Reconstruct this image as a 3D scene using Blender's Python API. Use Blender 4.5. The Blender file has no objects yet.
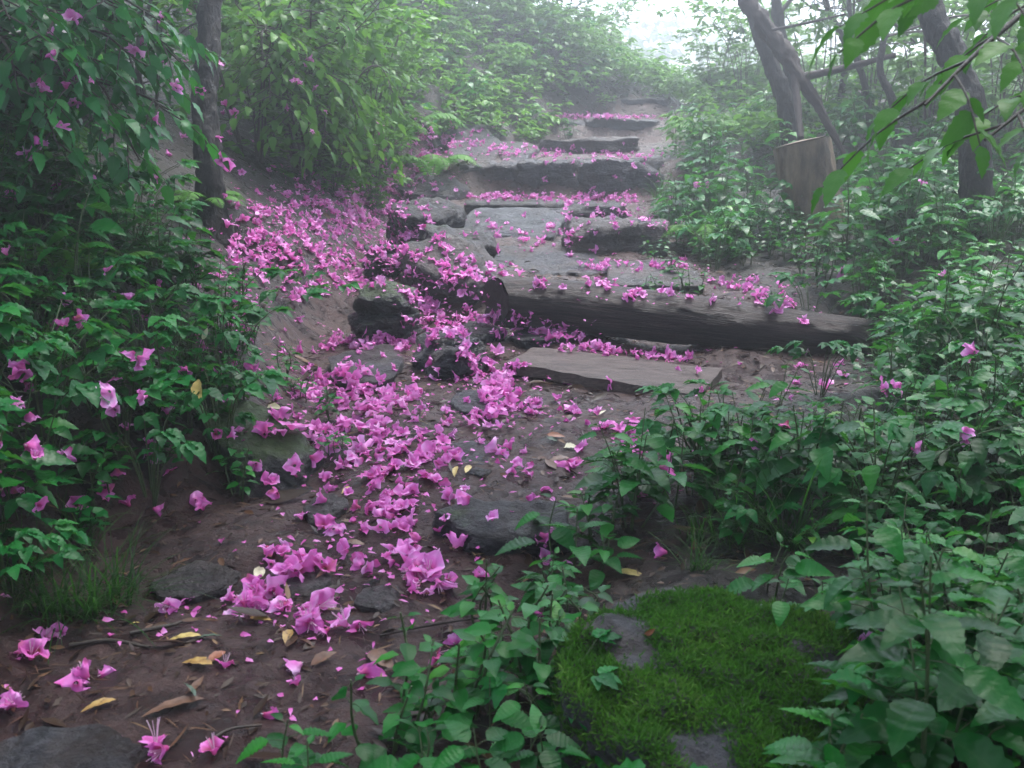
import bpy, bmesh, math, random
import numpy as np
from mathutils import Vector, Matrix

random.seed(7)
RNG = np.random.default_rng(7)
S = bpy.context.scene
COL = S.collection
R = math.radians

# ------------------------------------------------------------------ camera, world, sun, exposure
LENS, PITCH, CAMZ = 34.0, R(14.0), 1.0
F = LENS / 36.0 * 1024.0
cd = bpy.data.cameras.new('camera')
cam = bpy.data.objects.new('camera', cd)
COL.objects.link(cam)
cam.location = (0, 0, CAMZ)
cam.rotation_euler = (math.pi / 2 - PITCH, 0, 0)
cd.lens = LENS
cd.sensor_width = 36.0
cd.clip_start, cd.clip_end = 0.05, 500.0
cd.dof.use_dof = True
cd.dof.focus_distance = 3.6
cd.dof.aperture_fstop = 8.5
S.camera = cam

SUN_EL, SUN_AZ = R(64), R(32)
w = bpy.data.worlds.new('World')
S.world = w
w.use_nodes = True
wn, wl = w.node_tree.nodes, w.node_tree.links
sky = wn.new('ShaderNodeTexSky')
sky.sky_type = 'NISHITA'
sky.sun_disc = False
sky.sun_elevation = SUN_EL
sky.sun_rotation = SUN_AZ
sky.air_density, sky.dust_density, sky.ozone_density = 1.0, 1.5, 1.0
bg = wn['Background']
bg.inputs['Strength'].default_value = 0.15
cloud = wn.new('ShaderNodeHueSaturation')      # an overcast sky: the blue mostly veiled
cloud.inputs['Saturation'].default_value = 0.6
wl.new(sky.outputs[0], cloud.inputs['Color'])
wl.new(cloud.outputs[0], bg.inputs['Color'])
sl = bpy.data.lights.new('sun', 'SUN')
sl.energy = 1.5
sl.angle = R(30)
sl.color = (1.0, 0.99, 0.975)
so = bpy.data.objects.new('sun', sl)
COL.objects.link(so)
# direction towards the sun: azimuth measured from +Y (ahead) towards +X
sd = Vector((math.sin(SUN_AZ) * math.cos(SUN_EL), math.cos(SUN_AZ) * math.cos(SUN_EL), math.sin(SUN_EL)))
so.rotation_euler = sd.to_track_quat('Z', 'Y').to_euler()
S.view_settings.view_transform = 'Standard'
S.view_settings.look = 'None'
S.view_settings.gamma = 1.0
S.view_settings.use_curve_mapping = False
S.view_settings.exposure = 2.4
cy = S.cycles
cy.max_bounces, cy.diffuse_bounces, cy.glossy_bounces = 8, 3, 2
cy.transmission_bounces, cy.volume_bounces, cy.transparent_max_bounces = 4, 0, 4
cy.use_denoising = True
cy.caustics_reflective = cy.caustics_refractive = False

RIGHT = np.array([1.0, 0, 0])
FWD = np.array([0, math.cos(PITCH), -math.sin(PITCH)])
UP = np.array([0, math.sin(PITCH), math.cos(PITCH)])
EYE = np.array([0, 0, CAMZ])


def at(px, row, zc):
    """the world point that the photograph shows at pixel (px, row), zc metres deep"""
    return EYE + zc * (FWD + (px - 512) / F * RIGHT - (row - 384) / F * UP)


def ray(px, row):
    d = FWD + (px - 512) / F * RIGHT - (row - 384) / F * UP
    return d / np.linalg.norm(d)


def pix(p):
    q = np.asarray(p) - EYE
    zc = q @ FWD
    return 512 + F * (q @ RIGHT) / zc, 384 - F * (q @ UP) / zc, zc


# ------------------------------------------------------------------ noise
def _hash(ix, iy, iz):
    h = (ix.astype(np.uint32) * np.uint32(374761393)) ^ (iy.astype(np.uint32) * np.uint32(668265263)) ^ (iz.astype(np.uint32) * np.uint32(2147483647 - 58))
    h = (h ^ (h >> np.uint32(13))) * np.uint32(1274126177)
    h = h ^ (h >> np.uint32(16))
    return h.astype(np.float64) / 2147483648.0 - 1.0


def vn(p):
    p = np.asarray(p, float)
    i = np.floor(p).astype(np.int64)
    f = p - i
    f = f * f * f * (f * (f * 6 - 15) + 10)
    x, y, z = i[:, 0], i[:, 1], i[:, 2]
    fx, fy, fz = f[:, 0], f[:, 1], f[:, 2]
    L = lambda a, b, t: a + (b - a) * t
    c = [[[_hash(x + a, y + b, z + d) for d in (0, 1)] for b in (0, 1)] for a in (0, 1)]
    return L(L(L(c[0][0][0], c[1][0][0], fx), L(c[0][1][0], c[1][1][0], fx), fy),
             L(L(c[0][0][1], c[1][0][1], fx), L(c[0][1][1], c[1][1][1], fx), fy), fz)


def fbm(p, octaves=4, gain=0.5):
    p = np.asarray(p, float)
    s, a = 0, 1.0
    for k in range(octaves):
        s = s + a * vn(p * 2.03 ** k + 17.3 * k)
        a *= gain
    return s


# ------------------------------------------------------------------ mesh accumulation
class MB:
    def __init__(self):
        self.v, self.f, self.t, self.uv, self.n = [], [], [], [], 0

    def add(self, v, f, tint=0.5, uv=None):
        v = np.asarray(v, float).reshape(-1, 3)
        f = np.asarray(f, int).reshape(-1, np.asarray(f).shape[-1])
        if f.shape[1] == 3:
            f = np.concatenate([f, np.full((len(f), 1), -1 - self.n)], axis=1)
        self.v.append(v)
        self.f.append(f + self.n)
        self.t.append(np.broadcast_to(np.asarray(tint, float), (len(v),)))
        self.uv.append(np.zeros((len(v), 2)) if uv is None else np.asarray(uv, float))
        self.n += len(v)

    def merge(self, other, mat=None, tint_add=0.0):
        v, f, t, uv = other.arrays()
        if mat is not None:
            v = v @ mat[:3, :3].T + mat[:3, 3]
        q = f.copy()
        tri = q[:, 3] < 0
        q = q + self.n
        q[tri, 3] = -1
        self.v.append(v)
        self.f.append(q)
        self.t.append(np.clip(t + tint_add, 0, 1))
        self.uv.append(uv)
        self.n += len(v)

    def arrays(self):
        return np.concatenate(self.v), np.concatenate(self.f), np.concatenate(self.t), np.concatenate(self.uv)


def mesh_from(name, mb, mats, smooth=True, mat_index=None):
    v, f, t, uv = mb.arrays()
    tri = f[:, 3] < 0
    me = bpy.data.meshes.new(name)
    me.vertices.add(len(v))
    me.vertices.foreach_set('co', v.astype(np.float32).ravel())
    sizes = np.where(tri, 3, 4)
    flat = f.ravel()
    flat = flat[flat >= 0]
    me.loops.add(len(flat))
    me.loops.foreach_set('vertex_index', flat.astype(np.int32))
    me.polygons.add(len(f))
    start = np.concatenate([[0], np.cumsum(sizes)[:-1]]).astype(np.int32)
    me.polygons.foreach_set('loop_start', start)
    me.polygons.foreach_set('use_smooth', np.full(len(f), smooth))
    a = me.attributes.new('tint', 'FLOAT', 'POINT')
    a.data.foreach_set('value', t.astype(np.float32))
    u = me.uv_layers.new(name='UVMap')
    u.data.foreach_set('uv', uv[flat].astype(np.float32).ravel())
    for m in (mats if isinstance(mats, (list, tuple)) else [mats]):
        me.materials.append(m)
    if mat_index is not None:
        me.polygons.foreach_set('material_index', np.asarray(mat_index, np.int32))
    me.update(calc_edges=True)
    me.validate()
    return me


def link(name, data, parent=None):
    o = bpy.data.objects.new(name, data)
    COL.objects.link(o)
    if parent is not None:
        o.parent = parent
    return o


def tag(o, label=None, cat=None, group=None, kind=None):
    if label:
        o['label'] = label
    if cat:
        o['category'] = cat
    if group:
        o['group'] = group
    if kind:
        o['kind'] = kind
    return o


def thing(name, label, cat, loc=(0, 0, 0), group=None):
    o = link(name, None)
    o.location = loc
    return tag(o, label, cat, group)


def norm(a):
    a = np.asarray(a, float)
    return a / np.maximum(np.linalg.norm(a, axis=-1, keepdims=True), 1e-9)


# ------------------------------------------------------------------ shape builders
def leaf_profile(kind, n):
    t = np.linspace(0, 1, n + 1)
    if kind == 'ovate':
        p = np.sin(np.pi * t ** 0.72) ** 0.85 * (1 - 0.35 * t)
    elif kind == 'serrate':
        p = np.sin(np.pi * t ** 0.68) ** 0.8 * (1 - 0.3 * t)
        p[1:-1] *= 1 + (0.10 if n < 12 else 0.055) * np.where(np.arange(1, n) % 2 == 0, 1, -1)
    elif kind == 'lance':
        p = np.sin(np.pi * t ** 0.8) ** 0.9
    elif kind == 'heart':
        p = np.sin(np.pi * np.clip(t * 0.9 + 0.1, 0, 1) ** 0.6) ** 0.7 * (1 - 0.25 * t)
    elif kind == 'blade':
        p = np.minimum(1, 4 * t + 0.5) * (1 - t) ** 0.6
    else:
        p = np.sin(np.pi * t)
    p = np.maximum(p / p.max(), 0.0)
    p[0] = max(p[0], 0.03)
    p[-1] = 0.02
    return t, p


def add_leaves(mb, base, d, nrm, L, W, droop=0.25, fold=0.2, kind='ovate', n=6, tint=None, ripple=0.0):
    """many leaf blades at once: three vertices across (edge, midrib, edge), n segments along, bent down along their length"""
    base = np.asarray(base, float)
    N = len(base)
    if N == 0:
        return
    d, nrm = norm(d), np.asarray(nrm, float)
    side = norm(np.cross(d, nrm))
    nrm = np.cross(side, d)
    L = np.broadcast_to(np.asarray(L, float), (N,))
    W = np.broadcast_to(np.asarray(W, float), (N,))
    droop = np.broadcast_to(np.asarray(droop, float), (N,))
    fold = np.broadcast_to(np.asarray(fold, float), (N,))
    t, p = leaf_profile(kind, n)
    ang = droop[:, None] * t[None, :] * 1.6
    dx = np.cumsum(np.concatenate([np.zeros((N, 1)), np.cos(ang[:, :-1])], 1), 1) / n
    dz = -np.cumsum(np.concatenate([np.zeros((N, 1)), np.sin(ang[:, :-1])], 1), 1) / n
    mid = base[:, None, :] + L[:, None, None] * (dx[..., None] * d[:, None, :] + dz[..., None] * nrm[:, None, :])
    half = 0.5 * W[:, None] * p[None, :]
    rip = ripple * half * np.sin(np.arange(n + 1) * 2.4)[None, :]
    up = (half * fold[:, None] + rip)[..., None] * nrm[:, None, :]
    sd_ = half[..., None] * side[:, None, :] * np.cos(fold * 0.8)[:, None, None]
    v = np.stack([mid - sd_ + up, mid, mid + sd_ + up], axis=2).reshape(-1, 3)
    k = np.arange(n)[:, None] * 3 + np.array([[0, 1]])
    q = np.stack([k, k + 1, k + 4, k + 3], axis=-1).reshape(-1, 4)
    f = (np.arange(N)[:, None, None] * (n + 1) * 3 + q[None]).reshape(-1, 4)
    if tint is None:
        tint = RNG.random(N)
    tint = np.repeat(np.broadcast_to(tint, (N,)), (n + 1) * 3)
    uv = np.stack([np.repeat(t, 3), np.tile([0.0, 0.5, 1.0], n + 1)], axis=1)
    mb.add(v, f, tint, np.tile(uv, (N, 1)))


def add_tube(mb, pts, rad, sides=6, tint=0.5, rough=0.0, freq=20.0, seed=0.0, cap=True, uvl=1.0):
    pts = np.asarray(pts, float)
    n = len(pts)
    rad = np.broadcast_to(np.asarray(rad, float), (n,))
    T = norm(np.gradient(pts, axis=0))
    ref = np.array([0, 0, 1.0]) if abs(T[0, 2]) < 0.9 else np.array([1.0, 0, 0])
    A = norm(np.cross(T[0], ref))
    rows = []
    for i in range(n):
        A = norm(A - T[i] * (A @ T[i]))
        B = np.cross(T[i], A)
        a = np.linspace(0, 2 * np.pi, sides, endpoint=False)
        rows.append((np.cos(a)[:, None] * A + np.sin(a)[:, None] * B))
    D = np.array(rows)
    v = pts[:, None, :] + rad[:, None, None] * D
    if rough:
        ln0 = np.concatenate([[0], np.cumsum(np.linalg.norm(np.diff(pts, axis=0), axis=1))])
        aa = np.linspace(0, 2 * np.pi, sides, endpoint=False)
        rm = float(np.mean(rad))
        q = np.stack([np.repeat(ln0, sides) * freq * .3, np.tile(np.cos(aa), n) * rm * freq, np.tile(np.sin(aa), n) * rm * freq], 1) + seed
        nz = fbm(q, 4, .6).reshape(n, sides)
        v = v + (rough * rad[:, None] * nz)[..., None] * D
    i = np.arange(n - 1)[:, None] * sides
    j = np.arange(sides)[None, :]
    j2 = (j + 1) % sides
    f = np.stack([i + j, i + j2, i + sides + j2, i + sides + j], axis=-1).reshape(-1, 4)
    ln = np.concatenate([[0], np.cumsum(np.linalg.norm(np.diff(pts, axis=0), axis=1))]) * uvl
    uv = np.stack([np.repeat(ln, sides), np.tile(np.arange(sides) / sides, n)], axis=1)
    vv = v.reshape(-1, 3)
    mb.add(vv, f, tint, uv)
    if cap:
        for row, order in ((0, -1), (n - 1, 1)):
            ring = v[row]
            c = ring.mean(0)
            idx = np.arange(sides)
            tri = np.stack([np.full(sides, sides), idx, (idx + 1) % sides], axis=1)
            if order < 0:
                tri = tri[:, ::-1]
            mb.add(np.vstack([ring, c]), tri, tint, np.zeros((sides + 1, 2)))


def smooth_path(pts, n=24):
    """Catmull-Rom through the points"""
    P = np.asarray(pts, float)
    P = np.vstack([2 * P[0] - P[1], P, 2 * P[-1] - P[-2]])
    out = []
    m = len(P) - 3
    for s in np.linspace(0, m - 1e-6, n):
        i = int(s)
        u = s - i
        a, b, c, d = P[i:i + 4]
        out.append(0.5 * ((2 * b) + (-a + c) * u + (2 * a - 5 * b + 4 * c - d) * u ** 2 + (-a + 3 * b - 3 * c + d) * u ** 3))
    return np.array(out)


_ICO = {}


def ico(sub):
    if sub not in _ICO:
        bm = bmesh.new()
        bmesh.ops.create_icosphere(bm, subdivisions=sub, radius=1.0)
        _ICO[sub] = (np.array([v.co[:] for v in bm.verts]), np.array([[v.index for v in f.verts] for f in bm.faces]))
        bm.free()
    return _ICO[sub]


def rock_mb(dims, seed, style='round', sub=5, amp=0.06, strata=0.0):
    """a faceted stone: a soft intersection of tilted planes, roughened by layered noise"""
    r = np.random.default_rng(seed)
    d, f = ico(sub)
    if style == 'block':
        base = np.vstack([np.eye(3), -np.eye(3)]) + r.normal(0, 0.045, (6, 3))
        off = np.ones(6)
        extra = norm(r.normal(0, 1, (7, 3)))
        nn, off, p = np.vstack([norm(base), extra]), np.concatenate([off, r.uniform(1.18, 1.5, 7)]), 60
    elif style == 'slab':
        base = np.vstack([[[0, 0, 1.0], [0, 0, -1.0]] + r.normal(0, 0.05, (2, 3))])
        a = np.linspace(0, 2 * np.pi, 7, endpoint=False) + r.uniform(-0.35, 0.35, 7)
        sides = np.stack([np.cos(a), np.sin(a), r.normal(0, 0.15, 7)], 1)
        nn, off, p = norm(np.vstack([base, sides])), np.concatenate([[1, 1], r.uniform(0.82, 1.05, 7)]), 40
        ex = norm(np.stack([r.normal(0, 1, 2), r.normal(0, 1, 2), np.abs(r.normal(.6, .3, 2))], 1))
        nn, off = np.vstack([nn, ex]), np.concatenate([off, r.uniform(.95, 1.15, 2)])
    else:
        nn = norm(r.normal(0, 1, (16, 3)))
        off, p = r.uniform(0.78, 1.05, 16), 22
        nn = np.vstack([nn, np.eye(3), -np.eye(3)])
        off = np.concatenate([off, np.ones(6)])
    s = np.maximum(d @ nn.T, 0) / off
    rad = (s ** p).sum(1) ** (-1.0 / p)
    v = d * rad[:, None] * (np.asarray(dims) / 2)
    m = float(np.min(dims))
    g = 1.0 / max(float(np.max(dims)), 1e-3)
    disp = amp * np.cbrt(np.prod(dims)) * (fbm(v * g * 5 + seed, 5, 0.55))
    disp += 0.30 * amp * np.cbrt(np.prod(dims)) * fbm(v * np.array([1, 1, 3]) * g * 22 + seed * 3, 4, .6)
    v = v + disp[:, None] * norm(v / np.asarray(dims))
    if strata:
        st = vn(np.stack([v[:, 0] * g * 1.5, v[:, 1] * g * 1.5, v[:, 2] / m * 7 + seed], 1))
        hd = v.copy()
        hd[:, 2] = 0
        v = v + strata * m * st[:, None] * norm(hd)
    mb = MB()
    mb.add(v, f, 0.5)
    return mb


# ------------------------------------------------------------------ materials
def new_mat(name):
    m = bpy.data.materials.new(name)
    m.use_nodes = True
    nt = m.node_tree
    return m, nt, nt.nodes, nt.links, nt.nodes['Principled BSDF'], nt.nodes['Material Output']


def ramp(N, stops):
    r = N.new('ShaderNodeValToRGB')
    e = r.color_ramp.elements
    while len(e) > 1:
        e.remove(e[-1])
    e[0].position, e[0].color = stops[0][0], (*stops[0][1], 1)
    for p, c in stops[1:]:
        x = e.new(p)
        x.color = (*c, 1)
    return r


def tex(N, K, scale, detail=4, rough=0.55, coord=None, dist=0.0):
    t = N.new('ShaderNodeTexNoise')
    t.inputs['Scale'].default_value = scale
    t.inputs['Detail'].default_value = detail
    t.inputs['Roughness'].default_value = rough
    t.inputs['Distortion'].default_value = dist
    if coord is not None:
        K.new(coord, t.inputs['Vector'])
    return t


def mixc(N, K, fac, a, b, mode='MIX'):
    m = N.new('ShaderNodeMix')
    m.data_type = 'RGBA'
    m.blend_type = mode
    for k, x in ((0, fac), (6, a), (7, b)):
        if hasattr(x, 'is_linked') or hasattr(x, 'links'):
            K.new(x, m.inputs[k])
        elif k == 0:
            m.inputs[0].default_value = x
        else:
            m.inputs[k].default_value = (*x, 1)
    return m.outputs[2]


def math_(N, K, op, a, b=None):
    m = N.new('ShaderNodeMath')
    m.operation = op
    for k, x in enumerate((a, b)):
        if x is None:
            continue
        if isinstance(x, (int, float)):
            m.inputs[k].default_value = x
        else:
            K.new(x, m.inputs[k])
    return m.outputs[0]


def bump(N, K, h, strength, dist, bsdf):
    b = N.new('ShaderNodeBump')
    b.inputs['Strength'].default_value = strength
    b.inputs['Distance'].default_value = dist
    K.new(h, b.inputs['Height'])
    K.new(b.outputs[0], bsdf.inputs['Normal'])
    return b


def leaf_mat(name, stops, rough=0.34, trans=0.36, spec=0.16, veins=0.20, tcol=(0.07, 0.26, 0.025)):
    m, nt, N, K, P, O = new_mat(name)
    at_ = N.new('ShaderNodeAttribute')
    at_.attribute_name = 'tint'
    oi = N.new('ShaderNodeObjectInfo')
    t = math_(N, K, 'ADD', math_(N, K, 'MULTIPLY', at_.outputs['Fac'], 0.72), math_(N, K, 'MULTIPLY', oi.outputs['Random'], 0.28))
    rp = ramp(N, stops)
    K.new(t, rp.inputs[0])
    uv = N.new('ShaderNodeUVMap')
    sp = N.new('ShaderNodeSeparateXYZ')
    K.new(uv.outputs[0], sp.inputs[0])
    s = math_(N, K, 'ABSOLUTE', math_(N, K, 'SUBTRACT', sp.outputs[1], 0.5))
    mid = math_(N, K, 'LESS_THAN', s, 0.035)
    vv = math_(N, K, 'SINE', math_(N, K, 'MULTIPLY', math_(N, K, 'SUBTRACT', sp.outputs[0], math_(N, K, 'MULTIPLY', s, 0.55)), 48.0))
    line = math_(N, K, 'GREATER_THAN', vv, 0.86)
    fac = math_(N, K, 'MULTIPLY', math_(N, K, 'MAXIMUM', mid, math_(N, K, 'MULTIPLY', line, 0.2)), veins)
    light = mixc(N, K, 0.5, rp.outputs[0], (0.16, 0.26, 0.09))
    c = mixc(N, K, fac, rp.outputs[0], light)
    K.new(c, P.inputs['Base Color'])
    P.inputs['Roughness'].default_value = rough
    P.inputs['Specular IOR Level'].default_value = spec
    nz = tex(N, K, 140, 3, 0.6)
    gm = N.new('ShaderNodeTexCoord')
    K.new(gm.outputs['Object'], nz.inputs['Vector'])
    bump(N, K, math_(N, K, 'ADD', math_(N, K, 'MULTIPLY', vv, 0.12), math_(N, K, 'MULTIPLY', nz.outputs[0], 1.2)), 0.22, 0.0022, P)
    tr = N.new('ShaderNodeBsdfTranslucent')
    tc = mixc(N, K, 0.6, c, tcol)
    K.new(tc, tr.inputs['Color'])
    mx = N.new('ShaderNodeMixShader')
    mx.inputs[0].default_value = trans
    K.new(P.outputs[0], mx.inputs[1])
    K.new(tr.outputs[0], mx.inputs[2])
    K.new(mx.outputs[0], O.inputs['Surface'])
    return m


def plain_noise_mat(name, stops, scale, rough=(0.4, 0.7), bscale=60, bstr=0.5, bdist=0.01, stretch=None, spec=0.4, use_uv=False):
    m, nt, N, K, P, O = new_mat(name)
    tcn = N.new('ShaderNodeTexCoord')
    mp = N.new('ShaderNodeMapping')
    K.new(tcn.outputs['UV' if use_uv else 'Object'], mp.inputs[0])
    if stretch:
        mp.inputs['Scale'].default_value = stretch
    a = tex(N, K, scale, 6, 0.62, mp.outputs[0], 0.3)
    b = tex(N, K, bscale, 8, 0.65, mp.outputs[0], 0.2)
    rp = ramp(N, stops)
    K.new(math_(N, K, 'ADD', math_(N, K, 'MULTIPLY', a.outputs[0], 0.7), math_(N, K, 'MULTIPLY', b.outputs[0], 0.3)), rp.inputs[0])
    K.new(rp.outputs[0], P.inputs['Base Color'])
    rr = N.new('ShaderNodeMapRange')
    rr.inputs['From Min'].default_value, rr.inputs['From Max'].default_value = 0.3, 0.7
    rr.inputs['To Min'].default_value, rr.inputs['To Max'].default_value = rough
    K.new(a.outputs[0], rr.inputs[0])
    K.new(rr.outputs[0], P.inputs['Roughness'])
    P.inputs['Specular IOR Level'].default_value = spec
    bump(N, K, b.outputs[0], bstr, bdist, P)
    return m


def rock_mat(name, base, moss=0.0, warm=0.0):
    m, nt, N, K, P, O = new_mat(name)
    tcn = N.new('ShaderNodeTexCoord')
    oi = N.new('ShaderNodeObjectInfo')
    off = N.new('ShaderNodeVectorMath')
    off.operation = 'ADD'
    K.new(tcn.outputs['Object'], off.inputs[0])
    K.new(oi.outputs['Location'], off.inputs[1])
    v = off.outputs[0]
    a = tex(N, K, 7, 6, 0.6, v, 0.6)
    b = tex(N, K, 55, 8, 0.7, v)
    mp = N.new('ShaderNodeMapping')
    mp.inputs['Scale'].default_value = (1, 1, 7)
    K.new(v, mp.inputs[0])
    st = tex(N, K, 9, 6, 0.65, mp.outputs[0], 0.5)
    c0 = tuple(x * 0.45 for x in base)
    c1 = base
    c2 = tuple(x * 1.7 for x in base)
    rp = ramp(N, [(0.3, c0), (0.5, c1), (0.7, c2)])
    K.new(math_(N, K, 'ADD', math_(N, K, 'MULTIPLY', a.outputs[0], 0.5), math_(N, K, 'MULTIPLY', st.outputs[0], 0.5)), rp.inputs[0])
    c = rp.outputs[0]
    spk = ramp(N, [(0.42, (0.4, 0.4, 0.4)), (0.6, (1.35, 1.35, 1.35))])
    K.new(b.outputs[0], spk.inputs[0])
    c = mixc(N, K, 0.7, c, spk.outputs[0], 'MULTIPLY')
    if warm:
        wn_ = ramp(N, [(0.48, (0, 0, 0)), (0.62, (1, 1, 1))])
        w2 = tex(N, K, 4.5, 5, 0.6, v, 0.8)
        K.new(w2.outputs[0], wn_.inputs[0])
        c = mixc(N, K, math_(N, K, 'MULTIPLY', wn_.outputs[0], warm), c, (0.06, 0.038, 0.028))
    lich = ramp(N, [(0.60, (0, 0, 0)), (0.66, (1, 1, 1))])
    l2 = tex(N, K, 14, 5, 0.7, v, 0.4)
    K.new(l2.outputs[0], lich.inputs[0])
    c = mixc(N, K, math_(N, K, 'MULTIPLY', lich.outputs[0], 0.35), c, (0.14, 0.145, 0.14))
    if moss:
        g = N.new('ShaderNodeNewGeometry')
        sp = N.new('ShaderNodeSeparateXYZ')
        K.new(g.outputs['Normal'], sp.inputs[0])
        mn = tex(N, K, 6, 6, 0.65, v, 0.5)
        mm = math_(N, K, 'ADD', math_(N, K, 'MULTIPLY', sp.outputs[2], 0.3), mn.outputs[0])
        mr = ramp(N, [(1.0 - 0.35 * moss - 0.12, (0, 0, 0)), (1.0 - 0.35 * moss, (1, 1, 1))])
        K.new(mm, mr.inputs[0])
        mc = ramp(N, [(0.3, (0.018, 0.03, 0.008)), (0.7, (0.05, 0.085, 0.02))])
        K.new(b.outputs[0], mc.inputs[0])
        c = mixc(N, K, mr.outputs[0], c, mc.outputs[0])
    K.new(c, P.inputs['Base Color'])
    rr = ramp(N, [(0.38, (0.26,) * 3), (0.62, (0.62,) * 3)])
    K.new(a.outputs[0], rr.inputs[0])
    K.new(rr.outputs[0], P.inputs['Roughness'])
    P.inputs['Specular IOR Level'].default_value = 0.45
    h = math_(N, K, 'ADD', math_(N, K, 'MULTIPLY', b.outputs[0], 0.9), math_(N, K, 'MULTIPLY', st.outputs[0], 0.7))
    bump(N, K, h, 1.0, 0.035, P)
    return m


def ground_mat():
    m, nt, N, K, P, O = new_mat('wet soil')
    tcn = N.new('ShaderNodeTexCoord')
    v = tcn.outputs['Object']
    big = tex(N, K, 1.6, 5, 0.6, v, 0.5)
    mid = tex(N, K, 13, 6, 0.65, v, 0.4)
    fine = tex(N, K, 90, 8, 0.7, v)
    rp = ramp(N, [(0.3, (0.007, 0.0025, 0.0022)), (0.45, (0.024, 0.0085, 0.0075)), (0.57, (0.050, 0.020, 0.017)), (0.72, (0.105, 0.05, 0.042))])
    s = math_(N, K, 'ADD', math_(N, K, 'MULTIPLY', mid.outputs[0], 0.5), math_(N, K, 'MULTIPLY', fine.outputs[0], 0.35))
    s = math_(N, K, 'ADD', s, math_(N, K, 'MULTIPLY', big.outputs[0], 0.15))
    K.new(s, rp.inputs[0])
    at_ = N.new('ShaderNodeAttribute')
    at_.attribute_name = 'tint'
    humus = ramp(N, [(0.3, (0.004, 0.0025, 0.002)), (0.52, (0.014, 0.008, 0.006)), (0.66, (0.022, 0.017, 0.009)), (0.8, (0.045, 0.028, 0.018))])
    K.new(s, humus.inputs[0])
    edge = math_(N, K, 'ADD', at_.outputs['Fac'], math_(N, K, 'MULTIPLY', math_(N, K, 'SUBTRACT', mid.outputs[0], 0.5), 1.2))
    er = ramp(N, [(0.35, (0, 0, 0)), (0.65, (1, 1, 1))])
    K.new(edge, er.inputs[0])
    c = mixc(N, K, er.outputs[0], humus.outputs[0], rp.outputs[0])
    K.new(c, P.inputs['Base Color'])
    rr = ramp(N, [(0.42, (0.16,) * 3), (0.56, (0.62,) * 3)])
    K.new(mid.outputs[0], rr.inputs[0])
    K.new(rr.outputs[0], P.inputs['Roughness'])
    P.inputs['Specular IOR Level'].default_value = 0.5
    h = math_(N, K, 'ADD', mid.outputs[0], math_(N, K, 'MULTIPLY', fine.outputs[0], 0.8))
    bump(N, K, h, 0.9, 0.02, P)
    return m


def blossom_mat():
    m, nt, N, K, P, O = new_mat('pink petals')
    at_ = N.new('ShaderNodeAttribute')
    at_.attribute_name = 'tint'
    oi = N.new('ShaderNodeObjectInfo')
    t = math_(N, K, 'ADD', math_(N, K, 'MULTIPLY', at_.outputs['Fac'], 0.5), math_(N, K, 'MULTIPLY', oi.outputs['Random'], 0.5))
    rp = ramp(N, [(0.0, (0.34, 0.10, 0.09)), (0.09, (0.56, 0.09, 0.28)), (0.3, (0.70, 0.14, 0.50)), (0.6, (0.81, 0.26, 0.67)), (1.0, (0.92, 0.55, 0.86))])
    K.new(t, rp.inputs[0])
    uv = N.new('ShaderNodeUVMap')
    sp = N.new('ShaderNodeSeparateXYZ')
    K.new(uv.outputs[0], sp.inputs[0])
    thr = ramp(N, [(0.0, (0.75, 0.5, 0.55)), (0.45, (0.9, 0.72, 0.85)), (0.8, (1, 1, 1)), (1.0, (1.1, 1.25, 1.15))])
    K.new(sp.outputs[0], thr.inputs[0])
    c = mixc(N, K, 1.0, rp.outputs[0], thr.outputs[0], 'MULTIPLY')
    K.new(c, P.inputs['Base Color'])
    P.inputs['Roughness'].default_value = 0.5
    P.inputs['Specular IOR Level'].default_value = 0.3
    tr = N.new('ShaderNodeBsdfTranslucent')
    K.new(c, tr.inputs['Color'])
    mx = N.new('ShaderNodeMixShader')
    mx.inputs[0].default_value = 0.35
    K.new(P.outputs[0], mx.inputs[1])
    K.new(tr.outputs[0], mx.inputs[2])
    K.new(mx.outputs[0], O.inputs['Surface'])
    return m


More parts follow.
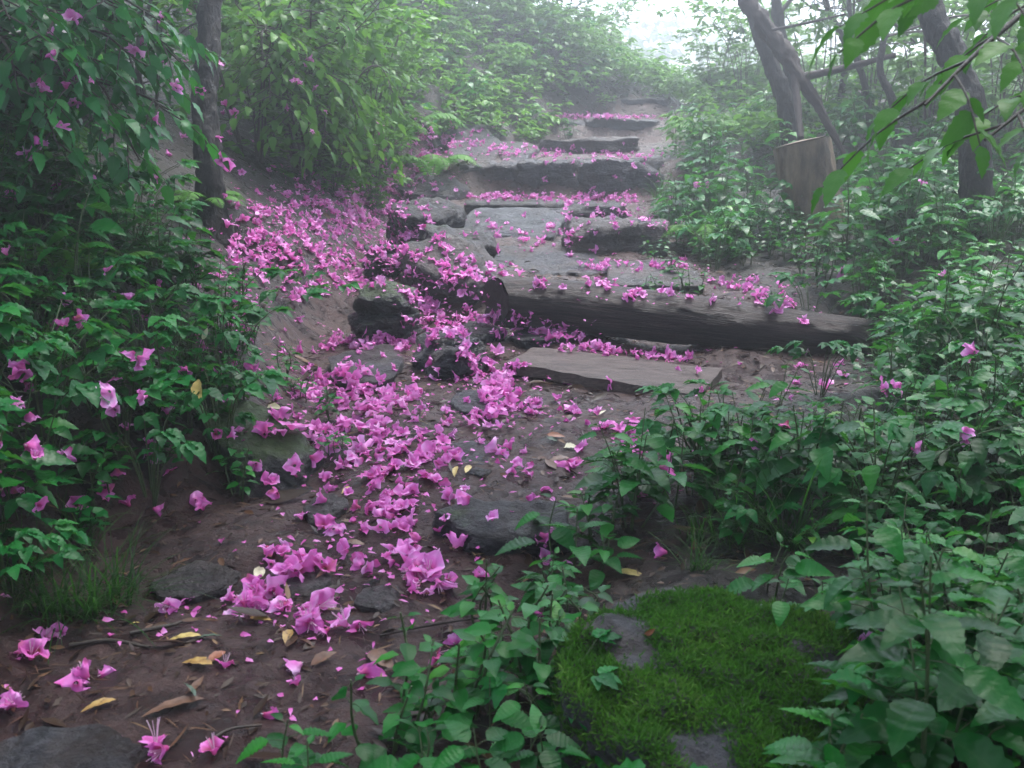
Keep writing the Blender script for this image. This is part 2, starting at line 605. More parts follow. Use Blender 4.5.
GREEN = [(0.0, (0.002, 0.044, 0.007)), (0.35, (0.006, 0.09, 0.014)), (0.7, (0.014, 0.15, 0.022)), (0.92, (0.04, 0.22, 0.026)), (1.0, (0.14, 0.25, 0.025))]
GREEN2 = [(0.0, (0.002, 0.05, 0.011)), (0.4, (0.006, 0.095, 0.020)), (0.75, (0.015, 0.155, 0.032)), (1.0, (0.04, 0.21, 0.04))]
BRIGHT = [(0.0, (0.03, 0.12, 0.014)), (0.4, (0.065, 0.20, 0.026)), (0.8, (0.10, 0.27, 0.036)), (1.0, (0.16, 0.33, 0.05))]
M = dict(
    herb=leaf_mat('herb leaf', GREEN, rough=.3, spec=.22), bramble=leaf_mat('compound leaf', GREEN2), shrub=leaf_mat('shrub leaf', [(p, tuple(1.35 * x for x in c)) for p, c in GREEN2], rough=0.34, spec=.35),
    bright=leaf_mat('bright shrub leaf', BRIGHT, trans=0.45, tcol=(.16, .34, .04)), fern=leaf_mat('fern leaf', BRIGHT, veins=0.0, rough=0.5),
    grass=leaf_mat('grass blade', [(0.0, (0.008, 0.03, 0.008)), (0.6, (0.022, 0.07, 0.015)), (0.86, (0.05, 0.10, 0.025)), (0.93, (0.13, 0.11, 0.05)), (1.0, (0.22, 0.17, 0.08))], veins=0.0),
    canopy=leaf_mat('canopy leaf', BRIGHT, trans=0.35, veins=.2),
    stem=plain_noise_mat('green stem', [(0.35, (0.03, 0.06, 0.02)), (0.65, (0.07, 0.09, 0.035))], 20),
    twig=plain_noise_mat('dark twig', [(0.35, (0.018, 0.013, 0.010)), (0.65, (0.07, 0.05, 0.04))], 30),
    ground=ground_mat(), blossom=blossom_mat(),
    stone=rock_mat('wet slate', (0.048, 0.046, 0.054), 0.0, 0.5), stone_grey=rock_mat('grey slate', (0.062, 0.066, 0.078), 0.0, 0.25),
    stone_dark=rock_mat('dark slate', (0.030, 0.028, 0.033), 0.15, 0.3), stone_mossy=rock_mat('mossy stone', (0.055, 0.054, 0.052), 0.85, 0.3),
    stone_brown=rock_mat('brown stone', (0.062, 0.050, 0.050), 0.0, 0.6),
    bark=plain_noise_mat('grey bark', [(0.36, (0.003, 0.0025, 0.002)), (0.5, (0.014, 0.011, 0.010)), (0.6, (0.032, 0.027, 0.023)), (0.7, (0.075, 0.08, 0.06))], 14, (0.5, 0.85), 45, 1.0, 0.035, (1, 1, 0.45)),
    snag=plain_noise_mat('weathered bare wood', [(0.36, (0.008, 0.005, 0.004)), (0.5, (0.038, 0.024, 0.021)), (0.66, (0.095, 0.066, 0.060))], 16, (0.5, 0.8), 60, 0.8, 0.012, (0.7, 14, 1), use_uv=True),
    log=plain_noise_mat('dark weathered log', [(0.36, (0.006, 0.0035, 0.003)), (0.48, (0.028, 0.016, 0.014)), (0.58, (0.068, 0.043, 0.039)), (0.70, (0.15, 0.11, 0.10))], 5, (0.3, 0.6), 16, 1.0, 0.02, (0.55, 12, 1), use_uv=True),
    endgrain=plain_noise_mat('dark end grain', [(0.3, (0.012, 0.008, 0.008)), (0.7, (0.05, 0.034, 0.03))], 25, (0.5, 0.8), 70, 0.9, 0.01),
    cut=plain_noise_mat('pale sawn wood', [(0.3, (0.07, 0.048, 0.033)), (0.5, (0.14, 0.10, 0.07)), (0.7, (0.21, 0.16, 0.115))], 18, (0.6, 0.85), 80, 0.5, 0.006),
    stump=plain_noise_mat('barkless stump wood', [(0.36, (0.025, 0.016, 0.010)), (0.47, (0.095, 0.066, 0.044)), (0.57, (0.16, 0.118, 0.076)), (0.7, (0.24, 0.205, 0.14))], 8, (0.6, 0.85), 40, 0.7, 0.012, (1, 1, 0.3)),
    plank=plain_noise_mat('worn plank', [(0.32, (0.018, 0.011, 0.009)), (0.44, (0.085, 0.058, 0.05)), (0.56, (0.15, 0.11, 0.097)), (0.7, (0.23, 0.18, 0.16))], 7, (0.35, 0.6), 26, 1.0, 0.014, (1.2, 14, 14)),
    stamen=plain_noise_mat('pale stamens', [(0.4, (0.6, 0.35, 0.5)), (0.6, (0.8, 0.6, 0.7))], 30),
    moss=leaf_mat('moss', [(0.0, (0.010, 0.034, 0.004)), (0.4, (0.030, 0.09, 0.010)), (0.75, (0.065, 0.16, 0.018)), (1.0, (0.17, 0.27, 0.05))], veins=0, rough=0.7, spec=0.2),
    litter=leaf_mat('dead leaf litter', [(0.0, (0.02, 0.012, 0.009)), (0.4, (0.06, 0.034, 0.022)), (0.7, (0.12, 0.06, 0.035)), (0.9, (0.2, 0.13, 0.06)), (1.0, (0.3, 0.22, 0.11))], veins=0.0, trans=0.05, tcol=(0.1, 0.05, 0.02)),
)


def dry_leaf_mat(name, stops):
    return plain_noise_mat(name, stops, 35, (0.3, 0.55), 120, 0.4, 0.004)


DRY = dict(
    yellow=dry_leaf_mat('yellow dry leaf', [(0.35, (0.30, 0.20, 0.06)), (0.6, (0.52, 0.40, 0.14)), (0.72, (0.20, 0.10, 0.04))]),
    pale=dry_leaf_mat('pale dry leaf', [(0.35, (0.40, 0.36, 0.22)), (0.65, (0.60, 0.56, 0.40))]),
    brown=dry_leaf_mat('brown dry leaf', [(0.3, (0.06, 0.028, 0.018)), (0.6, (0.15, 0.075, 0.045))]),
    red=dry_leaf_mat('russet dry leaf', [(0.3, (0.13, 0.04, 0.02)), (0.6, (0.28, 0.10, 0.05))]),
    green=dry_leaf_mat('green fallen leaf', [(0.3, (0.03, 0.055, 0.035)), (0.6, (0.07, 0.11, 0.075))]),
    spotted=dry_leaf_mat('spotted dry leaf', [(0.42, (0.05, 0.025, 0.012)), (0.47, (0.30, 0.17, 0.05)), (0.7, (0.40, 0.28, 0.08))]),
)

# ------------------------------------------------------------------ the lie of the land
YT = np.array([-6, 0, 1.45, 1.97, 2.48, 3.19, 3.45, 3.65, 3.87, 4.3, 4.48, 4.6, 4.72, 5.6, 6.13, 7.0, 7.3, 7.83, 8.05, 10.9, 11.15, 12.0, 12.3, 14, 18, 30, 60, 90])
ZT = np.array([-.25, -.06, .02, .015, .06, .11, .115, .125, .135, .145, .165, .275, .298, .33, .40, .43, .555, .575, .84, 1.01, 1.22, 1.32, 1.47, 1.5, 1.5, 1.4, 1.4, 1.4])
YE = np.array([-6, 0, 1.45, 1.97, 2.48, 3.19, 3.92, 4.65, 5.87, 7.1, 7.7, 9.0, 10, 11.5, 12.6, 14, 17, 22, 40, 90])
XL = np.array([-1.2, -.95, -.9, -.98, -.78, -.72, -.86, -.80, -.82, -.9, -.92, -.75, .15, .55, 1.75, 2.4, 2.9, 3.7, 6, 12])
XR = np.array([.3, .1, -.02, .08, .38, .75, 1.25, 1.05, 1.0, 1.0, 1.14, 1.4, 1.55, 1.8, 2.1, 2.75, 3.4, 5.0, 11, 26])


def land(x, y):
    """terrain height and how far inside the trodden path (1) or off it (0) the point lies"""
    x, y = np.asarray(x, float), np.asarray(y, float)
    zp = sum(np.interp(y + o, YT, ZT) for o in (-.06, 0, .06)) / 3
    wob = 0.07 * vn(np.stack([y * 2.1, x * 0 + 3.3, x * 0], -1).reshape(-1, 3)).reshape(x.shape)
    xl = np.interp(y, YE, XL) + wob
    xr = np.interp(y, YE, XR) - wob
    dl = np.maximum(0, xl - x)
    dr = np.maximum(0, x - xr)
    bank = np.interp(dl, [0, .08, .22, .5, .9, 1.5, 2.4, 5, 12, 40], [0, .05, .20, .40, .66, 1.05, 1.5, 2.2, 2.9, 3.2])
    bank = bank * np.interp(y, [0, 1.4, 2.4, 7, 10, 14, 20, 30], [.45, .6, 1.0, 1.0, 0.85, 0.75, .35, .2])
    ver = np.interp(dr, [0, .3, 1, 3, 8, 30], [0, .03, .10, .32, .8, 1.8]) * np.interp(y, [2, 5], [.5, 1])
    p = np.stack([x, y, x * 0], -1).reshape(-1, 3)
    off = np.clip((dl + dr) / .35, 0, 1)
    n = (0.022 * fbm(p * 3.1, 4) + 0.006 * fbm(p * 22, 3)).reshape(x.shape) + off * 0.05 * fbm(p * 1.7 + 9, 3).reshape(x.shape)
    return zp + bank + ver + n, 1 - np.clip((dl + dr) / .3, 0, 1)


def gz(x, y):
    return float(land(np.array([x]), np.array([y]))[0][0])


def axis(knots):
    out = []
    for a, b, s in knots:
        out.append(np.arange(a, b, s))
    return np.concatenate(out + [[knots[-1][1]]])


gx = axis([(-45, -8, 1.2), (-8, -3, .2), (-3, -1.4, .05), (-1.4, 1.4, .018), (1.4, 3, .05), (3, 8, .2), (8, 45, 1.2)])
gy = axis([(-12, 0, .4), (0, 1.1, .05), (1.1, 3.4, .018), (3.4, 6, .03), (6, 12, .06), (12, 20, .25), (20, 88, 1.5)])
X, Y = np.meshgrid(gx, gy)
Zg, mask = land(X, Y)
nx, ny = len(gx), len(gy)
idx = np.arange(nx * ny).reshape(ny, nx)
gq = np.stack([idx[:-1, :-1], idx[:-1, 1:], idx[1:, 1:], idx[1:, :-1]], -1).reshape(-1, 4)
g = MB()
g.add(np.stack([X, Y, Zg], -1).reshape(-1, 3), gq, mask.ravel())
ground = tag(link('ground', mesh_from('ground', g, M['ground'])), 'wet brown earth of the trail and its banks', None, None, 'structure')


def cast(px, row, only_near=60):
    dg = bpy.context.evaluated_depsgraph_get()
    hit, loc, nrm, i, ob, mat = S.ray_cast(dg, Vector(EYE), Vector(ray(px, row)), distance=only_near)
    return (np.array(loc), np.array(nrm), ob) if hit else (None, None, None)


def hit_ground(px, row):
    """first point of the bare terrain under a pixel, marched along the analytic height"""
    d = ray(px, row)
    s = np.concatenate([np.arange(.6, 8, .01), np.arange(8, 60, .05)])
    P = EYE + s[:, None] * d
    z = land(P[:, 0], P[:, 1])[0]
    k = np.nonzero(P[:, 2] < z)[0]
    return P[k[0]] if len(k) else None


# ------------------------------------------------------------------ stones
def put_stone(label, c, dims, rz=0, tilt=(0, 0), style='round', mat='stone', seed=1, name='rock', cat='rock', group=None, sub=5, amp=0.06, strata=0.06):
    mb = rock_mb(dims, seed, style, sub, amp, strata)
    o = link(name, mesh_from(name, mb, M[mat]))
    o.location = c
    o.rotation_euler = (tilt[0], tilt[1], rz)
    return tag(o, label, cat, group)


def block(label, px0, px1, rt, rb, zc, depth, seed, mat='stone', rz=0, tilt=(0, 0), name='step_stone', cat='step', group='stones of the upper steps', sub=5, amp=.05, sink=.08, strata=.08):
    """a step stone whose front face spans the given pixels at depth zc"""
    wdt = (px1 - px0) / F * zc
    h = (rb - rt) / F * zc
    c = at((px0 + px1) / 2, (rt + rb) / 2, zc) + np.array([0, depth / 2, -sink / 2])
    return put_stone(label, c, (wdt, depth, h + sink), rz, tilt, 'block', mat, seed, name, cat, group, sub, amp, strata)


def slab(label, px0, px1, r_far, r_near, seed, thick=.08, up=.03, mat='stone_grey', rz=0, tilt=None, style='slab', grow=1.0, name='flat_stone', cat='stone', group=None, amp=.04, sub=5, strata=.05):
    """a flat stone bedded in the ground between two picture rows"""
    a, b = hit_ground((px0 + px1) / 2, r_near), hit_ground((px0 + px1) / 2, r_far)
    zc = pix((a + b) / 2)[2]
    wdt = (px1 - px0) / F * zc
    dep = max(np.linalg.norm((b - a)[:2]), .08) * grow
    c = (a + b) / 2
    sl = math.atan2(b[2] - a[2], np.linalg.norm((b - a)[:2])) if tilt is None else tilt
    c[2] += up - thick / 2
    return put_stone(label, c, (wdt, dep, thick), rz, (sl, 0), style, mat, seed, name, cat, group, sub, amp, strata)


block('far upper step stone, long pale block at the top of the stairs', 612, 668, 99, 114, 11.8, .5, 11)
block('far upper step stone, shorter darker block beside the long pale one', 558, 616, 101, 114, 11.7, .5, 12)
block('dark riser stone of the second step from the top', 588, 662, 119, 141, 10.7, .5, 13)
block('riser stone half hidden by herbs, second step from the top', 540, 594, 121, 141, 10.75, .5, 14)
block('broad low reddish slab lying above the tall dark step', 542, 640, 140, 160, 9.0, .5, 15, 'stone_brown')
block('tall step stone, middle block of the wide dark riser', 520, 580, 162, 199, 7.75, .5, 16, amp=.06)
block('tall step stone, block of the wide dark riser beside the fern', 454, 526, 163, 198, 7.8, .5, 17, amp=.06)
block('tall step stone, block of the wide dark riser beside the green verge', 576, 664, 161, 200, 7.72, .5, 18, amp=.06)
block('thin dark step stone behind the pale tilted slab', 464, 546, 204, 224, 7.0, .4, 19, 'stone_dark')
block('thin dark step stone beside the small upright wedge', 556, 626, 206, 228, 6.95, .4, 20, 'stone_dark')
block('small upright wedge stone between two thin step stones', 538, 562, 203, 226, 6.9, .25, 21, 'stone', sub=4)
block('thick brown step block with a flat top below the steps', 568, 668, 224, 262, 5.75, .5, 22, 'stone_brown', amp=.05)
slab('pale blue-grey tilted slab, smoothest stone on the stairs', 460, 562, 212, 242, 23, .08, .03, 'stone_grey', rz=-.22, tilt=.18, style='block', grow=.62)
slab('wide worn flagstone lying behind the end of the log', 492, 600, 248, 278, 24, .08, .012, 'stone', rz=.15, style='block', grow=.9)
slab('flat flagstone behind the log near the brown step block', 608, 696, 264, 293, 25, .10, .035, 'stone_brown', rz=-.1, style='block', grow=.85)
slab('flat flagstone at the foot of the foggy herb slope', 404, 474, 132, 150, 26, .08, .05, 'stone_grey')
slab('dark tilted flagstone above the tall step beside the fern', 446, 500, 146, 162, 27, .12, .06, 'stone', tilt=.25)
slab('small flagstone between the tilted one and the reddish slab', 492, 540, 146, 161, 28, .10, .06, 'stone')
slab('flat stone bedded in blossoms beside the fern', 402, 468, 176, 200, 29, .08, .03, 'stone')

def boulder(label, px0, px1, rt, rb, zc, depth, seed, mat='stone_dark', style='round', rz=0, tilt=(0, 0), amp=.06, strata=.1, sub=5):
    wdt = (px1 - px0) / F * zc
    h = (rb - rt) / F * zc * 1.12
    c = at((px0 + px1) / 2, (rt + rb) / 2, zc) + np.array([0, depth * .25, 0])
    return put_stone(label, c, (wdt, depth, h), rz, tilt, style, mat, seed, 'rock', 'rock', None, sub, amp, strata)

boulder('dark layered rock at the edge of the blossom drift', 388, 462, 208, 246, 5.75, .45, 31, style='slab', tilt=(.2, .1))
boulder('dark overhanging rock just behind the tilted brown slab', 420, 496, 236, 268, 5.25, .4, 32, style='slab', tilt=(.1, .12))
boulder('small dark rock among blossoms on the bank', 366, 410, 248, 278, 5.0, .25, 33)
boulder('big grey-brown tilted slab touching the end of the log', 398, 500, 256, 322, 4.75, .5, 34, 'stone_brown', 'slab', tilt=(.42, .22), amp=.04)
boulder('rounded grey-green rock topping a dark one on the bank', 353, 420, 285, 322, 4.2, .28, 35, 'stone_mossy', tilt=(.05, .2), amp=.05, strata=.03)
boulder('dark rock tucked under the rounded grey-green one', 344, 420, 314, 346, 4.2, .3, 36, tilt=(0, .15))
boulder('angular slate rock standing between log and plank', 415, 488, 341, 384, 3.72, .28, 37, 'stone', amp=.06)
slab('low grey stone sunk in the blossoms above the path', 344, 404, 350, 394, 38, .12, .04, 'stone', style='slab')
slab('flat grey stone under blossoms beside the plank', 446, 508, 386, 414, 39, .05, .012, 'stone')
slab('flat slate set in the mud in mid path', 432, 512, 447, 477, 40, .05, .014, 'stone', rz=.2)
slab('thin slate lying behind the plank under the log', 508, 584, 332, 349, 41, .06, .045, 'stone_dark')
slab('small thin slate behind the angular rock', 460, 504, 331, 346, 42, .07, .05, 'stone_dark')
slab('large dark rock edging the muddy path above the mossy boulder', 452, 572, 508, 560, 43, .16, .05, 'stone_dark', style='slab', rz=-.15, amp=.05)
slab('grey slab lying at the lowest corner of the path', -30, 148, 738, 800, 44, .07, .03, 'stone', style='slab', amp=.05)
slab('small brown stone in the mud under the mossy bank rock', 304, 348, 500, 524, 45, .05, .015, 'stone_brown')
slab('small pinkish stone set in the trodden mud', 358, 402, 588, 614, 46, .04, .012, 'stone_brown')
slab('broad brown stone at the foot of the grassy bank', 158, 240, 560, 602, 47, .07, .02, 'stone_brown')
slab('brown half buried stone beside the pink cluster on the path', 268, 330, 560, 600, 48, .05, .014, 'stone_brown', rz=.5)
put_stone('long mossy rock jutting from the bank over the path', at(262, 448, 2.85), (.34, .28, .13), -.5, (.12, .4), 'slab', 'stone_mossy', 49, 'rock', 'rock', None, 5, .05, .06)
put_stone('dark rock face under the long mossy bank rock', at(270, 490, 2.78), (.32, .26, .13), -.4, (.1, .3), 'slab', 'stone_dark', 50, 'rock', 'rock', None, 5, .06, .08)

# the mossy boulder in front, with its carpet of moss
bc = hit_ground(715, 705)
bd = (.56, .76, .32)
mbk = rock_mb(bd, 61, 'slab', 6, .045, .05)
mossy = link('mossy_boulder', None)
mossy.location = bc + np.array([.03, -.02, -.085])
mossy.rotation_euler = (.10, .04, .35)
tag(mossy, 'moss carpeted boulder beside the muddy path', 'boulder')
link('stone', mesh_from('stone', mbk, M['stone']), mossy)
vv_, ff_, _, _ = mbk.arrays()
tri = ff_[:, :3]
a_, b_, c_ = vv_[tri[:, 0]], vv_[tri[:, 1]], vv_[tri[:, 2]]
fn = np.cross(b_ - a_, c_ - a_)
ar = np.linalg.norm(fn, axis=1) / 2
fn = norm(fn)
cen = (a_ + b_ + c_) / 3
dens = np.clip((fn[:, 2] - .15) * 2, 0, 1) * np.clip(fbm(cen * 7 + 4, 4) * 3.2 + 1.35, 0.03, 1) * (cen[:, 1] < .26)
pr = ar * dens
pick = RNG.choice(len(tri), 70000, p=pr / pr.sum())
u = RNG.random((len(pick), 2))
fl = u.sum(1) > 1
u[fl] = 1 - u[fl]
mp_ = a_[pick] + u[:, :1] * (b_[pick] - a_[pick]) + u[:, 1:] * (c_[pick] - a_[pick])
ms = MB()
dirs = norm(fn[pick] + RNG.normal(0, .75, (len(pick), 3)))
add_leaves(ms, mp_, dirs, norm(RNG.normal(0, 1, (len(pick), 3))), RNG.gamma(3.0, .0026, len(pick)) + .002, .003, .5, .1, 'lance', 2,
           np.clip(.5 + .35 * fbm(mp_ * 9, 3) + RNG.normal(0, .16, len(pick)), 0, 1))
tag(link('moss', mesh_from('moss', ms, M['moss']), mossy), kind='stuff')

# ------------------------------------------------------------------ log, plank, sticks
lp = smooth_path([at(480, 301, 4.36), at(560, 306, 4.33), at(680, 319, 4.22), at(790, 332, 4.12), at(892, 341, 4.05)], 120)
lr = np.interp(np.linspace(0, 1, 120), [0, .05, .3, .75, 1], [.108, .112, .114, .098, .078])
log = thing('fallen_log', 'thick dark weathered log lying across the path', 'log', lp[0])
lm = MB()
add_tube(lm, lp - lp[0], lr, 64, .5, .05, 26, 3.0, False, 1)
inw = norm(lp[4] - lp[0])                     # the far end was sawn off at a slant that faces the path
tocam = norm(EYE - lp[0]) - inw * (norm(EYE - lp[0]) @ inw)
tocam = norm(tocam + np.array([0, 0, -.2]))
lv_ = lm.v[0]
al = lv_ @ inw
off_ = lv_ @ tocam
lm.v[0] = lv_ + inw * (np.clip(1 - al / .5, 0, 1) * (off_ + .12) * .62)[:, None]
link('trunk', mesh_from('trunk', lm, M['log']), log)
for q, name in ((0, 'end_face'), (-1, 'end_face')):
    e = MB()
    axq = norm(lp[0] - lp[2]) if q == 0 else norm(lp[-1] - lp[-3])
    s1 = norm(np.cross(axq, [0, 0, 1.0]))
    s2 = np.cross(s1, axq)
    th = np.linspace(0, 2 * np.pi, 40, endpoint=False)
    rows_, fs = [], []
    rr_ = np.linspace(.02, 1.0, 9)
    for k, t in enumerate(rr_):
        ring = (lp[q] - lp[0]) + lr[q] * t * 1.0 * (np.cos(th)[:, None] * s1 + np.sin(th)[:, None] * s2)
        dep = (1 - t) * .03 + .008 * fbm(np.stack([np.cos(th) * t * 3, np.sin(th) * t * 3, th * 0 + q], 1), 3)
        ring = ring - dep[:, None] * axq + axq * .004
        if q == 0:
            ring = ring + inw * ((ring @ tocam + .12) * .62)[:, None]
        rows_.append(ring)
    V = np.vstack(rows_)
    for k in range(8):
        for j in range(40):
            fs.append([k * 40 + j, k * 40 + (j + 1) % 40, (k + 1) * 40 + (j + 1) % 40, (k + 1) * 40 + j])
    e.add(V, fs)
    link(name, mesh_from(name, e, M['endgrain']), log)

pc = [at(507, 361, 3.66), at(700, 394, 3.42), at(722, 368, 3.72), at(534, 346, 3.93)]
def plank_mb(c4, th, n=40, m=10):
    c4 = [np.asarray(c) for c in c4]
    mb = MB()
    U, V = np.meshgrid(np.linspace(0, 1, n), np.linspace(0, 1, m))
    P = ((1 - U) * (1 - V))[..., None] * c4[0] + (U * (1 - V))[..., None] * c4[1] + (U * V)[..., None] * c4[2] + ((1 - U) * V)[..., None] * c4[3]
    wv = .004 * fbm(np.stack([U * 5, V * 9, V * 0], -1).reshape(-1, 3), 3).reshape(U.shape)
    e = np.minimum(np.minimum(U * n, (1 - U) * n), np.minimum(V * m, (1 - V) * m))
    P[..., 2] += wv - .004 * (e < .5)
    P[..., :2] += (.004 * fbm(np.stack([U * 14, V * 3, V * 0 + 5], -1).reshape(-1, 3), 3).reshape(U.shape))[..., None]
    B = P.copy()
    B[..., 2] -= th
    i = np.arange(n * m).reshape(m, n)
    q = np.stack([i[:-1, :-1], i[:-1, 1:], i[1:, 1:], i[1:, :-1]], -1).reshape(-1, 4)
    loop = np.concatenate([i[0, :], i[1:, -1], i[-1, -2::-1], i[-2:0:-1, 0]])
    o = n * m
    l2 = np.roll(loop, -1)
    sd_ = np.stack([loop, loop + o, l2 + o, l2], -1)
    mb.add(np.vstack([P.reshape(-1, 3), B.reshape(-1, 3)]), np.vstack([q, q[:, ::-1] + o, sd_]))
    return mb
pm = plank_mb([c - pc[0] for c in pc], .04)
pl = link('plank', mesh_from('plank', pm, M['plank'], smooth=False))
pl.location = pc[0]
tag(pl, 'worn brown plank laid across the path in front of the log', 'plank')
# earth packed under the plank is the terrain itself; a second, darker bearer sits below it
bm_ = plank_mb([c - pc[0] + np.array([0.0, .035, -.043]) for c in pc], .07)
bear = link('wooden_bearer', mesh_from('wooden_bearer', bm_, M['endgrain'], smooth=False))
bear.location = pc[0]
tag(bear, 'dark rotten timber bearer under the worn plank', 'timber')


def stick(label, pts, r0, r1, mat='twig', sides=7, n=16, name='stick', cat='stick', rough=.18, group=None):
    P = smooth_path(pts, n)
    mb = MB()
    add_tube(mb, P - P[0], np.linspace(r0, r1, n), sides, .5, rough, 30, pts[0][0])
    o = link(name, mesh_from(name, mb, M[mat]))
    o.location = P[0]
    return tag(o, label, cat, group)


def on_ground(px, row, up=.01):
    p = hit_ground(px, row)
    return p + np.array([0, 0, up])


stick('lichen spotted stick lying beside the mossy boulder', [on_ground(812, 598, .05), on_ground(836, 632, .055), on_ground(862, 662, .05), on_ground(884, 706, .03)], .008, .0055, 'bark')
stick('thin straight twig crossing the lichen spotted stick', [on_ground(792, 598, .03), on_ground(830, 606, .04), on_ground(858, 618, .03)], .003, .002, 'snag')
stick('bent bare twig rising from the blossom drift beside the fern', [at(436, 148, 7.75), at(428, 128, 7.7), at(408, 114, 7.65), at(400, 98, 7.6), at(384, 84, 7.55)], .016, .007)
stick('thin dark twig lying in the lowest mud of the path', [on_ground(212, 745), on_ground(232, 734), on_ground(262, 730)], .004, .002)
stick('slim dark twig beneath the grassy bank', [on_ground(130, 638), on_ground(170, 630), on_ground(182, 626)], .005, .003)
stick('curved dark stick among leaves at the foot of the bank', [on_ground(70, 650), on_ground(110, 645), on_ground(150, 652)], .005, .003)
stick('crooked twig under the low plant beside the moss', [on_ground(380, 640), on_ground(440, 628), on_ground(510, 618)], .003, .002, 'snag')

# ------------------------------------------------------------------ plants: prototypes
def rot(axis_, a):
    return np.array(Matrix.Rotation(a, 3, Vector(axis_)))


def herb_proto(seed, h=.4, leafL=.07, kind='serrate', n=14, stems=2, wr=.55, pairs=6):
    r = np.random.default_rng(seed)
    lv, st = MB(), MB()
    B, D, NN, LL = [], [], [], []
    for s in range(stems):
        az = r.uniform(0, 2 * np.pi)
        lean = r.uniform(.05, .4)
        hh = h * r.uniform(.7, 1.08)
        b0 = np.array([math.cos(az), math.sin(az), 0]) * r.uniform(0, .04)
        top = b0 + np.array([math.cos(az) * lean * hh, math.sin(az) * lean * hh, hh])
        mid = (b0 + top) / 2 + r.normal(0, .02, 3)
        P = smooth_path([b0 - np.array([0, 0, .03]), mid, top], 10)
        add_tube(st, P, np.linspace(.0038, .0018, 10), 5)
        a0 = r.uniform(0, np.pi)
        for k in range(pairs):
            t = .28 + .72 * (k + .6) / pairs
            p = P[min(9, int(t * 9))] * (1 - (t * 9) % 1) + P[min(9, int(t * 9) + 1)] * ((t * 9) % 1)
            a0 += np.pi / 2 + r.normal(0, .25)
            size = leafL * (.6 + .75 * math.sin(np.pi * min(1, .2 + t * .75))) * r.uniform(.8, 1.15) * (1.0 if k < pairs - 1 else .6)
            for sgn in (0, np.pi):
                if r.random() < .07:
                    continue
                a = a0 + sgn + r.normal(0, .2)
                el = r.uniform(.05, .5) if k < pairs - 1 else r.uniform(.3, .8)
                d = np.array([math.cos(a) * math.cos(el), math.sin(a) * math.cos(el), math.sin(el)])
                pet = size * r.uniform(.25, .5)
                e = p + d * pet
                add_tube(st, [p, p + d * pet * .5 + np.array([0, 0, .003]), e], .0011, 4, cap=False)
                d2 = norm(d + np.array([0, 0, r.uniform(-.5, -.05)]))
                B.append(e); D.append(d2); NN.append(np.array([0, 0, 1.0]) + r.normal(0, .22, 3)); LL.append(size)
    LL = np.array(LL)
    add_leaves(lv, B, D, NN, LL, LL * wr * r.uniform(.9, 1.1, len(LL)), r.uniform(.15, .55, len(LL)), r.uniform(.1, .35, len(LL)), kind, n, r.random(len(LL)), .12)
    return lv, st


def compound_proto(seed, h=.3, leafL=.06, n=12, stalks=7, leaflets=(3, 5), kind='serrate', wr=.6):
    r = np.random.default_rng(seed)
    lv, st = MB(), MB()
    B, D, NN, LL = [], [], [], []
    for s in range(stalks):
        az = 2 * np.pi * s / stalks + r.normal(0, .4)
        hh = h * r.uniform(.55, 1.05)
        reach = hh * r.uniform(.35, .95)
        o = np.array([math.cos(az), math.sin(az), 0])
        P = smooth_path([o * .01 - np.array([0, 0, .03]), o * reach * .45 + np.array([0, 0, hh * .7]), o * reach + np.array([0, 0, hh])], 9)
        add_tube(st, P, np.linspace(.003, .0013, 9), 5)
        e = P[-1]
        m = r.integers(leaflets[0], leaflets[1] + 1)
        d0 = norm(o + np.array([0, 0, r.uniform(-.35, .25)]))
        up = norm(np.array([0, 0, 1.0]) + r.normal(0, .2, 3))
        for q in range(m):
            a = (q - (m - 1) / 2) * (1.05 if m == 3 else .62) + r.normal(0, .1)
            d = rot(up, a) @ d0
            size = leafL * (1.15 - .22 * abs(q - (m - 1) / 2)) * r.uniform(.8, 1.15)
            B.append(e + d * .008); D.append(d); NN.append(up + r.normal(0, .15, 3)); LL.append(size)
    LL = np.array(LL)
    add_leaves(lv, B, D, NN, LL, LL * wr, r.uniform(.2, .6, len(LL)), r.uniform(.1, .4, len(LL)), kind, n, r.random(len(LL)), .15)
    return lv, st


def fern_proto(seed, size=.4, fronds=8):
    r = np.random.default_rng(seed)
    lv, st = MB(), MB()
    for s in range(fronds):
        az = 2 * np.pi * s / fronds + r.normal(0, .25)
        o = np.array([math.cos(az), math.sin(az), 0])
        sd_ = np.array([-o[1], o[0], 0])
        L = size * r.uniform(.75, 1.1)
        P = smooth_path([np.zeros(3), o * L * .3 + np.array([0, 0, L * .42]), o * L * .7 + np.array([0, 0, L * .5]), o * L + np.array([0, 0, L * .28])], 30)
        add_tube(st, P, np.linspace(.003, .001, 30), 4, cap=False)
        k = np.arange(3, 30)
        t = k / 29
        T = norm(np.gradient(P, axis=0))[k]
        pl_ = L * .26 * np.sin(np.pi * np.clip(t * .92 + .06, 0, 1)) ** .8
        for sg in (1, -1):
            d = norm(sg * sd_ + .35 * T + np.array([0, 0, -.15]) + r.normal(0, .05, (len(k), 3)))
            add_leaves(lv, P[k], d, np.cross(d, sd_ * sg * 0 + T) * -sg, pl_, np.maximum(pl_ * .2, .006), .35, .15, 'lance', 4, .3 + .6 * r.random(len(k)))
    return lv, st


